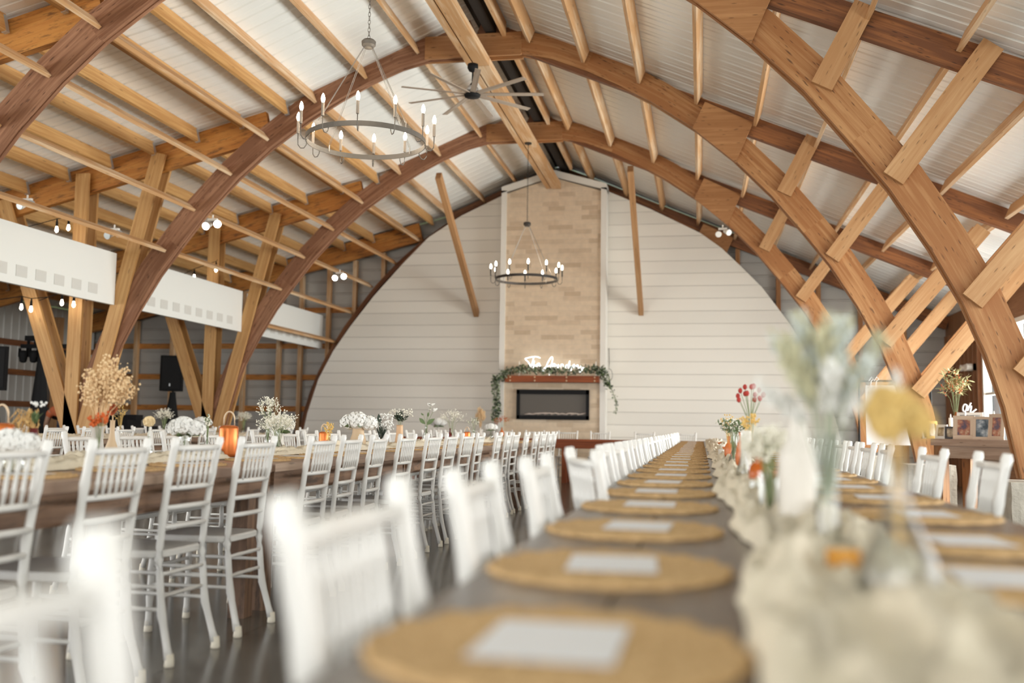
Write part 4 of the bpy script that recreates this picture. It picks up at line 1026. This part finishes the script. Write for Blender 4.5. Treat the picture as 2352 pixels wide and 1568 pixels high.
bouquet('airy', -3.0, TB(615, -3.0), ZT+.13, 'brownish airy blossom behind the baby\'s breath', .26, .08); vase(scale(BOTTLE, .7, .8), M['glass'], -3.0, TB(615, -3.0), 'clear bottle behind the baby\'s breath')
y = TB(756); vase(scale(BOTTLE, .6, .6), M['glass'], -2.82, y, 'small clear vase with golden sprigs'); bouquet('gold', -2.82, y, ZT+.05, 'golden dried sprigs right of the dark lantern', .19, .055)
y = TB(823); vase(scale(CROCK, 1.0, 1.05), M['beige'], -2.82, y, 'beige crock under a wide spread of hydrangeas'); bouquet('hydrangea', -2.82, y, ZT+.17, 'wide white hydrangea spread in the beige crock', .08, .15)
y = TB(876); vase(scale(CYL, .7, .6), M['glass'], -2.82, y, 'clear glass cylinder with dark blades'); bouquet('darkgrass', -2.82, y, ZT+.06, 'dark green blades with white blossom', .24, .09)
y = TB(918); vase([(.04, 0), (.044, .01), (.042, .06), (.034, .11), (.03, .19), (.034, .2)], M['peach'], -2.82, y, 'tall ribbed peach vase with mixed greens', 14, False); bouquet('greens', -2.82, y, ZT+.18, 'mixed dark greens and cream blossom in the peach vase', .17, .11)
y = TB(978); vase(scale(BOTTLE, .8, 1), M['glass'], -2.82, y, 'clear bottle with a white lily'); bouquet('lily', -2.82, y, ZT+.17, 'white lily stem with broad green leaves', .24, .1)
y = TB(1034); vase(scale(BOTTLE, .8, .85), M['dred'], -2.82, y, 'dark bottle with airy white sprays'); bouquet('airy', -2.80, y, ZT+.14, 'airy spreading white sprays in the dark bottle', .24, .15)
y = TB(1088); vase(scale(BOTTLE, .7, .8), M['glass'], -2.82, y, 'clear bottle with brown budded sprigs'); bouquet('sprig', -2.82, y, ZT+.1, 'brown sprigs with small white buds', .24, .1)
y = TB(1128); vase(scale(BOTTLE, .8, .7), M['glass'], -2.82, y, 'clear bottle with white roses far down the table'); bouquet('hydrangea', -2.82, y, ZT+.12, 'small white bunch far down the middle table', .12, .08)
# left table and head table
for i, (x, y, kd, h, sp, lb) in enumerate(((-6.97, 11.9, 'breath', .25, .12, 'white blossom bunch on the left table, nearer one'), (-6.97, 10.9, 'gold', .28, .1, 'golden sprigs on the left table'), (-6.97, 12.9, 'hydrangea', .14, .13, 'white hydrangeas on the left table'), (-6.97, 14.2, 'breath', .25, .12, 'white blossom bunch on the left table, further one'))):
    vase(scale(BOTTLE, 1, .8), M['glass'], x, y, 'clear bottle vase under the '+lb); bouquet(kd, x, y, ZT+.12, lb, h, sp)
for i, (x, kd, h, sp, lb, mm) in enumerate(((-4.75, 'hydrangea', .2, .15, 'white bunch at the left end of the head table', 'ceram'), (-3.95, 'plume', .38, .09, 'pale pampas on the head table left of the fireplace', 'ceram'), (-3.55, 'berries', .26, .17, 'orange berry spray before the left of the fireplace', 'orangev'))):
    vase(scale(BOTTLE, 1.2, .9), M[mm], x, 17.5, 'vase under the '+lb); bouquet(kd, x, 17.5, ZT+.14, lb, h, sp)
# ------------------------------------------------------------------ left aisle: speakers, light bar, desk, person
def speaker(x, y, z, rz, label):
    t = thing('loudspeaker', label, 'speaker', (x, y, z), rz, 'loudspeakers')
    b = MB(); pr = [(-.19, -.2), (.19, -.2), (.22, -.14), (.16, .2), (-.16, .2), (-.22, -.14)]
    n = 6; b.v += [(px_, py_, 0) for px_, py_ in pr]+[(px_, py_, .68) for px_, py_ in pr]
    b.face(range(n-1, -1, -1)); b.face(range(n, 2*n))
    for k in range(n): b.face((k, (k+1) % n, n+(k+1) % n, n+k))
    b.build('cabinet', M['black'], t)
    b = MB(); b.box(-.17, .17, -.212, -.202, .04, .64); b.build('grille', M['cloth'], t)
    b = MB(); b.box(-.03, -.01, -.216, -.213, .09, .14); b.build('badge', M['galv'], t)
def cone(x, y, h, label):
    t = thing('speaker_stand', label, 'stand', (x, y, 0), 0, 'draped stands')
    b = MB(); n = 24
    for z, r in ((0, .42), (.3, .30), (.7, .17), (h-.12, .06), (h-.02, .05)):
        for k in range(n): g = 2*PI*k/n; rr = r*(1+.12*math.cos(g*3)+.05*math.cos(g*8)); b.v.append((rr*math.cos(g), rr*math.sin(g), z))
    for i in range(4):
        for k in range(n): b.face((i*n+k, i*n+(k+1) % n, (i+1)*n+(k+1) % n, (i+1)*n+k))
    b.build('black_cover', M['cloth'], t, smooth=True)
    b = MB(); b.tube([(0, 0, .1), (0, 0, h)], .02, 8); b.build('pole', M['black'], t)
sp1 = atY(396, 898, 17.4); speaker(sp1.x, 17.4, sp1.z, .35, 'large black loudspeaker on a draped stand between the strut clusters'); cone(sp1.x+.01, 17.4, sp1.z, 'black draped cone stand under the large loudspeaker')
sp2 = atY(-16, 895, 13.6); speaker(sp2.x, 13.6, sp2.z, .5, 'black loudspeaker cut by the left edge of the photo'); cone(sp2.x, 13.6, sp2.z, 'draped stand under the loudspeaker at the left edge')
lp = atY(98, 800, 15.5); cone(lp.x, 15.5, 2.25, 'tall black draped stand carrying the stage lights')
t = thing('stage_light_bar', 'black stage light bar with hanging moving heads at upper left', 'stage light', (lp.x, 15.5, 2.25))
b = MB(); b.box(-.42, .5, -.04, .04, 0, .07); b.build('bar', M['black'], t)
for dx in (-.38, -.17, .45):
    b = MB(); b.lathe([(.03, -.26), (.06, -.24), (.075, -.16), (.07, -.08), (.05, -.04)], (dx, 0, 0), 14); b.box(dx-.085, dx-.07, -.03, .03, -.16, 0); b.box(dx+.07, dx+.085, -.03, .03, -.16, 0); b.build('moving_head', M['black'], t)
b = MB(); b.box(-.32, -.12, -.07, .07, .13, .22); b.box(-.3, -.28, -.03, .03, .07, .13); b.box(-.16, -.14, -.03, .03, .07, .13); b.build('effect_light', M['black'], t)
dk = atY(272, 985, 15.2)
t = thing('dj_desk', 'black equipment desk behind the chairs beside the strut cluster', 'desk', (dk.x, 15.2, 0))
b = MB(); b.box(-.55, .55, -.3, .3, .82, .9); b.box(-.5, .5, -.28, -.26, .1, .82); b.build('desk_top', M['black'], t)
b = MB(); b.box(-.42, .3, -.22, .2, .9, 1.0); b.box(-.45, .33, -.02, .2, 1.0, 1.09); b.build('mixer', M['black'], t)
for sx in (-.5, .5):
    b = MB(); b.box(sx-.03, sx+.03, -.25, .25, 0, .82); b.build('leg', M['black'], t)
# person bending over behind the struts
def skinned(name, verts, edges, rad, m, parent, label=None, lvl=2):
    me = bpy.data.meshes.new(name); me.from_pydata(verts, edges, []); me.materials.append(m)
    o = bpy.data.objects.new(name, me); C.objects.link(o)
    if parent: o.parent = parent
    md = o.modifiers.new('skin', 'SKIN'); md.use_smooth_shade = True
    for i, r in enumerate(rad): me.skin_vertices[0].data[i].radius = (r, r) if not isinstance(r, tuple) else r
    me.skin_vertices[0].data[0].use_root = True
    s = o.modifiers.new('sub', 'SUBSURF'); s.levels = lvl; s.render_levels = lvl
    if label: o['label'] = label
    return o
pp = atY(150, 960, 14.3)
t = thing('person', 'person in an orange t-shirt bending forward behind the left strut cluster', 'person', (pp.x, 14.3, 0), -1.2)
V = [(.12, .1, .93), (.05, .04, 1.02), (-.06, -.03, 1.12), (-.18, -.1, 1.16), (-.27, -.17, 1.13), (-.33, -.22, 1.08), (-.38, -.26, 1.03),   # pelvis, spine, chest, neck, head
     (-.17, -.28, 1.12), (-.19, -.34, .9), (-.3, -.36, .74), (-.36, -.36, .69),             # right arm
     (-.19, .08, 1.12), (-.22, .12, .9), (-.34, .06, .74), (-.4, .05, .69),                 # left arm
     (.15, 0, .86), (.1, -.03, .48), (.16, -.03, .09), (.03, -.04, .04),
     (.15, .2, .86), (.08, .22, .48), (.2, .22, .09), (.07, .21, .04)]
Eg = [(0, 1), (1, 2), (2, 3), (3, 4), (4, 5), (5, 6), (3, 7), (7, 8), (8, 9), (9, 10), (3, 11), (11, 12), (12, 13), (13, 14), (0, 15), (15, 16), (16, 17), (17, 18), (0, 19), (19, 20), (20, 21), (21, 22)]
rd = [.13, .12, .125, .115, .05, .085, .09, .055, .042, .032, .03, .055, .042, .032, .03, .085, .06, .045, .04, .085, .06, .045, .04]
skinned('body', V, Eg, rd, M['person_skin'], t)
skinned('shirt', [V[0], V[1], V[2], V[3], V[7], (-.18, -.31, 1.0), V[11], (-.205, .1, 1.0)], [(0, 1), (1, 2), (2, 3), (3, 4), (4, 5), (3, 6), (6, 7)], [.14, .138, .142, .128, .07, .062, .07, .062], M['orange_shirt'], t, 'orange short-sleeved t-shirt')
skinned('trousers', [V[0], V[15], V[16], V[17], V[19], V[20], V[21]], [(0, 1), (1, 2), (2, 3), (0, 4), (4, 5), (5, 6)], [.138, .095, .075, .06, .095, .075, .06], M['jeans'], t)
b = MB(); b.ball((-.345, -.22, 1.09), .115, 14, 10, .95); b.build('hair', M['hair'], t, smooth=True)
for s_, (hx, hy, hz) in ((1, (-.37, -.36, .68)), (1, (-.41, .05, .68))):
    for k in range(5):
        b = MB(); L = (.05, .07, .075, .07, .055)[k]; yy = hy+(-.03+.015*k); b.tube([(hx, yy, hz), (hx-.02-(.01 if k else -.0), yy, hz-L*.5), (hx-.025, yy, hz-L)], [.009, .008, .006], 6); b.build('finger', M['person_skin'], t, smooth=True)
# ------------------------------------------------------------------ right side: poster stand, memory table
ps = atY(1972, 875, 14.0); x0 = ps.x; zt = ps.z
t = thing('poster_stand', 'black pipe frame with a white poster tied on, in front of the third arch foot', 'stand', (x0+.45, 14.0, 0))
b = MB(); b.tube([(x0, 14, .02), (x0, 14, zt-.02), (x0+.02, 14, zt), (x0+.9, 14, zt), (x0+.92, 14, zt-.02), (x0+.92, 14, .02)], .014, 8); b.build('pipe_frame', M['black'], t, world=True)
for xx in (x0, x0+.92):
    b = MB(); b.tube([(xx, 13.75, .015), (xx, 14.25, .015)], .014, 8); b.build('foot', M['black'], t, world=True)
b = MB(); b.box(x0+.09, x0+.83, 13.99, 14.0, zt-.86, zt-.06); tag(b.build('poster', M['card'], label='blank white poster hanging from the black pipe frame', cat='poster'))
b = MB()
for dx in (.13, .2): 
    b.tube([(x0+dx, 13.98, zt+.0), (x0+dx+.03, 13.97, zt+.06), (x0+dx+.06, 13.98, zt+.02), (x0+dx+.03, 13.98, zt)], .006, 5); b.tube([(x0+dx+.03, 13.98, zt), (x0+dx+.02, 13.975, zt-.11)], .006, 5)
b.build('ribbon_bow', M['card'], t, world=True)
# memory table
A = Vector((2.55, 11.85, 0)); B_ = Vector((3.5, 10.4, 0)); dv = (B_-A); L = dv.length; ang = math.atan2(dv.y, dv.x)
t = thing('memory_table', 'reclaimed wood table with picture frames under the right braces', 'table', A, ang)
CZ = .915
b = MB()
for k in range(3): b.box(0, L, .005+k*.19, .005+k*.19+.19, CZ-.075, CZ)
b.build('tabletop', M['counter'], t)
b = MB(); b.box(.03, L-.12, .03, .06, CZ-.21, CZ-.076); b.box(.03, L-.03, .52, .55, CZ-.21, CZ-.076); b.build('apron', M['counter'], t)
for (ax, ay) in ((.08, .08), (L-.07, .08), (.08, .5), (L-.07, .5)):
    b = MB(); b.box(ax-.06, ax+.06, ay-.05, ay+.05, 0, CZ-.076); b.build('leg', M['honey'], t)
def onT(u, v): return A+dv.normalized()*u+Vector((-dv.y, dv.x, 0)).normalized()*v
def pframe(u, v, w, h, rz, m, pm, label, border=.03, tilt=.18):
    p = onT(u, v); t = thing('picture_frame', label, 'picture frame', (p.x, p.y, CZ), ang+rz, 'frames on the memory table')
    def pt(x, z, d=0): return (x, z*tilt+d, z)
    b = MB()
    for (xa, za, xb_, zb_) in ((-w/2, border/2, w/2, border/2), (-w/2, h-border/2, w/2, h-border/2)): b.beam(pt(xa, za), pt(xb_, zb_), .018, border)
    for xx in (-w/2+border/2, w/2-border/2): b.beam(pt(xx, border), pt(xx, h-border), border, .018, (0, 1, 0))
    b.build('frame', m, t)
    b = MB(); o = len(b.v); b.v += [pt(-w/2+border, border, .002), pt(w/2-border, border, .002), pt(w/2-border, h-border, .002), pt(-w/2+border, h-border, .002)]; b.v += [(x, y+.004, z) for x, y, z in b.v[o:]]
    b.face((0, 1, 2, 3)); b.face((7, 6, 5, 4)); b.face((0, 4, 5, 1)); b.face((1, 5, 6, 2)); b.face((2, 6, 7, 3)); b.face((3, 7, 4, 0)); b.build('print', pm, t)
    b = MB(); b.beam(pt(0, h*.6, .012), (0, h*.45, .0), .05, .006, (0, 0, 1)); b.build('easel_back', M['black'], t)
def uu(px, v):
    k = (ray(px, 985)[0]/ray(px, 985)[1]); n_ = Vector((-dv.y, dv.x, 0)).normalized(); d_ = dv.normalized()
    return (k*(A.y+v*n_.y)-(A.x+v*n_.x))/(d_.x-k*d_.y)
pframe(uu(2131, .16), .16, .15, .17, 1.60, M['card'], M['glass'], 'clear acrylic frame at the left end of the memory table', .012)
pframe(uu(2143, .2), .2, .17, .2, 1.52, M['gold'], M['photo3'], 'ornate gold frame tilted left on the memory table', .03)
pframe(uu(2160, .2), .2, .14, .16, 0.16, M['ceram'], M['photo3'], 'scalloped silver frame beside the ornate gold one', .03)
pframe(uu(2182, .14), .14, .11, .14, 0.72, M['ironblack'], M['photo3'], 'small dark antique frame with an oval sepia portrait', .02)
pframe(uu(2213, .15), .15, .22, .26, 0.60, M['framewood'], M['photo1'], 'wide tan frame with a colourful portrait print', .045)
pframe(uu(2227, .3), .3, .27, .30, 0.60, M['ceram'], M['photo2'], 'tall pale frame standing behind the tan portrait frame', .03)
pframe(uu(2262, .18), .18, .25, .25, 0.52, M['framewood'], M['photo2'], 'beaded tan frame with a group photograph', .03)
pframe(uu(2287, .2), .2, .17, .28, 0.32, M['framewood'], M['photo1'], 'narrow upright wood frame right of the group photograph', .04)
for u, v, h, lb in ((uu(2184, .42), .42, .24, 'left of the red bottle'), (uu(2226, .46), .46, .24, 'behind the tall pale frame'), (uu(2284, .44), .44, .27, 'behind the narrow wood frame')):
    p = onT(u, v); t = thing('pillar_candle', 'white pillar candle '+lb, 'candle', (p.x, p.y, CZ), 0, 'candles on the memory table')
    b = MB(); b.lathe([(.022, 0), (.022, h), (.018, h+.002)], n=14); b.build('wax', M['candle'], t); b = MB(); b.lathe([(.004, h), (.009, h+.015), (.003, h+.045)], n=8); b.build('flame_tip', M['candle'], t)
p = onT(uu(2196, .27), .27); vase([(.03, 0), (.04, .02), (.042, .09), (.03, .16), (.014, .22), (.012, .30), (.015, .305)], M['amber'], p.x, p.y, 'tall red-orange glass bottle vase on the memory table', z=CZ)
bouquet('orangebranch', p.x, p.y, CZ+.27, 'leafy branches with orange berries in the red bottle', .5, .17)
p = onT(uu(2212, .28), .28); t = thing('script_sign', 'white painted script sign reading oh above the picture frames', 'sign', (p.x, p.y, CZ))
stroke_tubes([[(960, 380), (920, 370), (890, 430), (895, 500), (935, 500), (960, 440), (960, 380), (985, 430)], [(1040, 335), (1010, 400), (975, 500), (1000, 430), (1045, 405), (1035, 470), (1025, 520), (1060, 520), (1135, 460)]], .00057, p.x-.53*.8-.08, CZ+.60, p.y, .009, 'script_stroke', M['card'], t)
b = MB(); b.box(p.x-.02, p.x+.12, p.y-.02, p.y+.02, CZ, CZ+.02); b.box(p.x+.02, p.x+.035, p.y-.01, p.y+.01, CZ, CZ+.31); b.build('base', M['card'], t, world=True)
e = atY(2258, 832, 17.9)
t = thing('emergency_light', 'white twin-head emergency light on the planked right wall', 'emergency light', (XR, 18.5, e.z-.05))
b = MB(); b.box(-.14, 0, -.16, .16, -.06, .06); b.build('housing', M['winframe'], t)
for s_ in (-.2, .2):
    b = MB(); b.tube([(-.10, s_, 0), (-.19, s_, 0)], [.05, .06], 12); b.build('lamp_head', M['winframe'], t)

# ------------------------------------------------------------------ light, world, camera
w = bpy.data.worlds.new('World'); bpy.context.scene.world = w; w.use_nodes = True
bg = w.node_tree.nodes['Background']; bg.inputs[0].default_value = (.93, .965, 1.0, 1); bg.inputs[1].default_value = .9
def area(name, loc, d, sx, sy, e, col):
    l = bpy.data.lights.new(name, 'AREA'); l.shape = 'RECTANGLE'; l.size = sx; l.size_y = sy; l.energy = e; l.color = col
    o = bpy.data.objects.new(name, l); C.objects.link(o); o.location = loc; o.rotation_euler = Vector(d).to_track_quat('-Z', 'Y').to_euler(); return o
WARM = (1, .985, .965)
for y0, y1, e in ((14.4, 17.9, 520), (9.6, 14.0, 560), (5.0, 9.2, 290), (-8, 4.4, 160)):  # last entry is an added lamp beyond the windows, evening out the near hall
    area('window_and_fill_light', (XR+.5, (y0+y1)/2, 1.5), (-1, 0, .55), y1-y0, 2.1, e, WARM)
area('left_fill', (XL-.3, 0, 1.7), (1, .3, .5), 16, 2.6, 470, WARM)  # added lamp on the unseen left side, brightens roof and hall
area('rear_fill', (-3.5, YB-.3, 2.6), (0, 1, .25), 14, 4.5, 420, WARM)  # added lamp behind the camera, out of view, fills the hall
cam = bpy.data.cameras.new('camera'); co = bpy.data.objects.new('camera', cam); C.objects.link(co)
Rm = Matrix(((_X.x, -_X.y, -_X.z), (_Y.x, -_Y.y, -_Y.z), (_U.x, -_U.y, -_U.z)))   # world rows x camera columns (right, up, back)
co.matrix_world = Matrix.Translation((0, 0, EYE)) @ Rm.to_4x4()
cam.sensor_width = 36; cam.lens = F/2352*36; cam.clip_start = .05; cam.clip_end = 300
cam.dof.use_dof = True; cam.dof.focus_distance = 7.5; cam.dof.aperture_fstop = 1.5
sc = bpy.context.scene; sc.camera = co
sc.view_settings.view_transform = 'Standard'; sc.view_settings.look = 'None'; sc.view_settings.exposure = .84; sc.view_settings.gamma = 1
sc.cycles.max_bounces = 8; sc.cycles.diffuse_bounces = 5; sc.cycles.transparent_max_bounces = 12; sc.cycles.caustics_reflective = False; sc.cycles.caustics_refractive = False
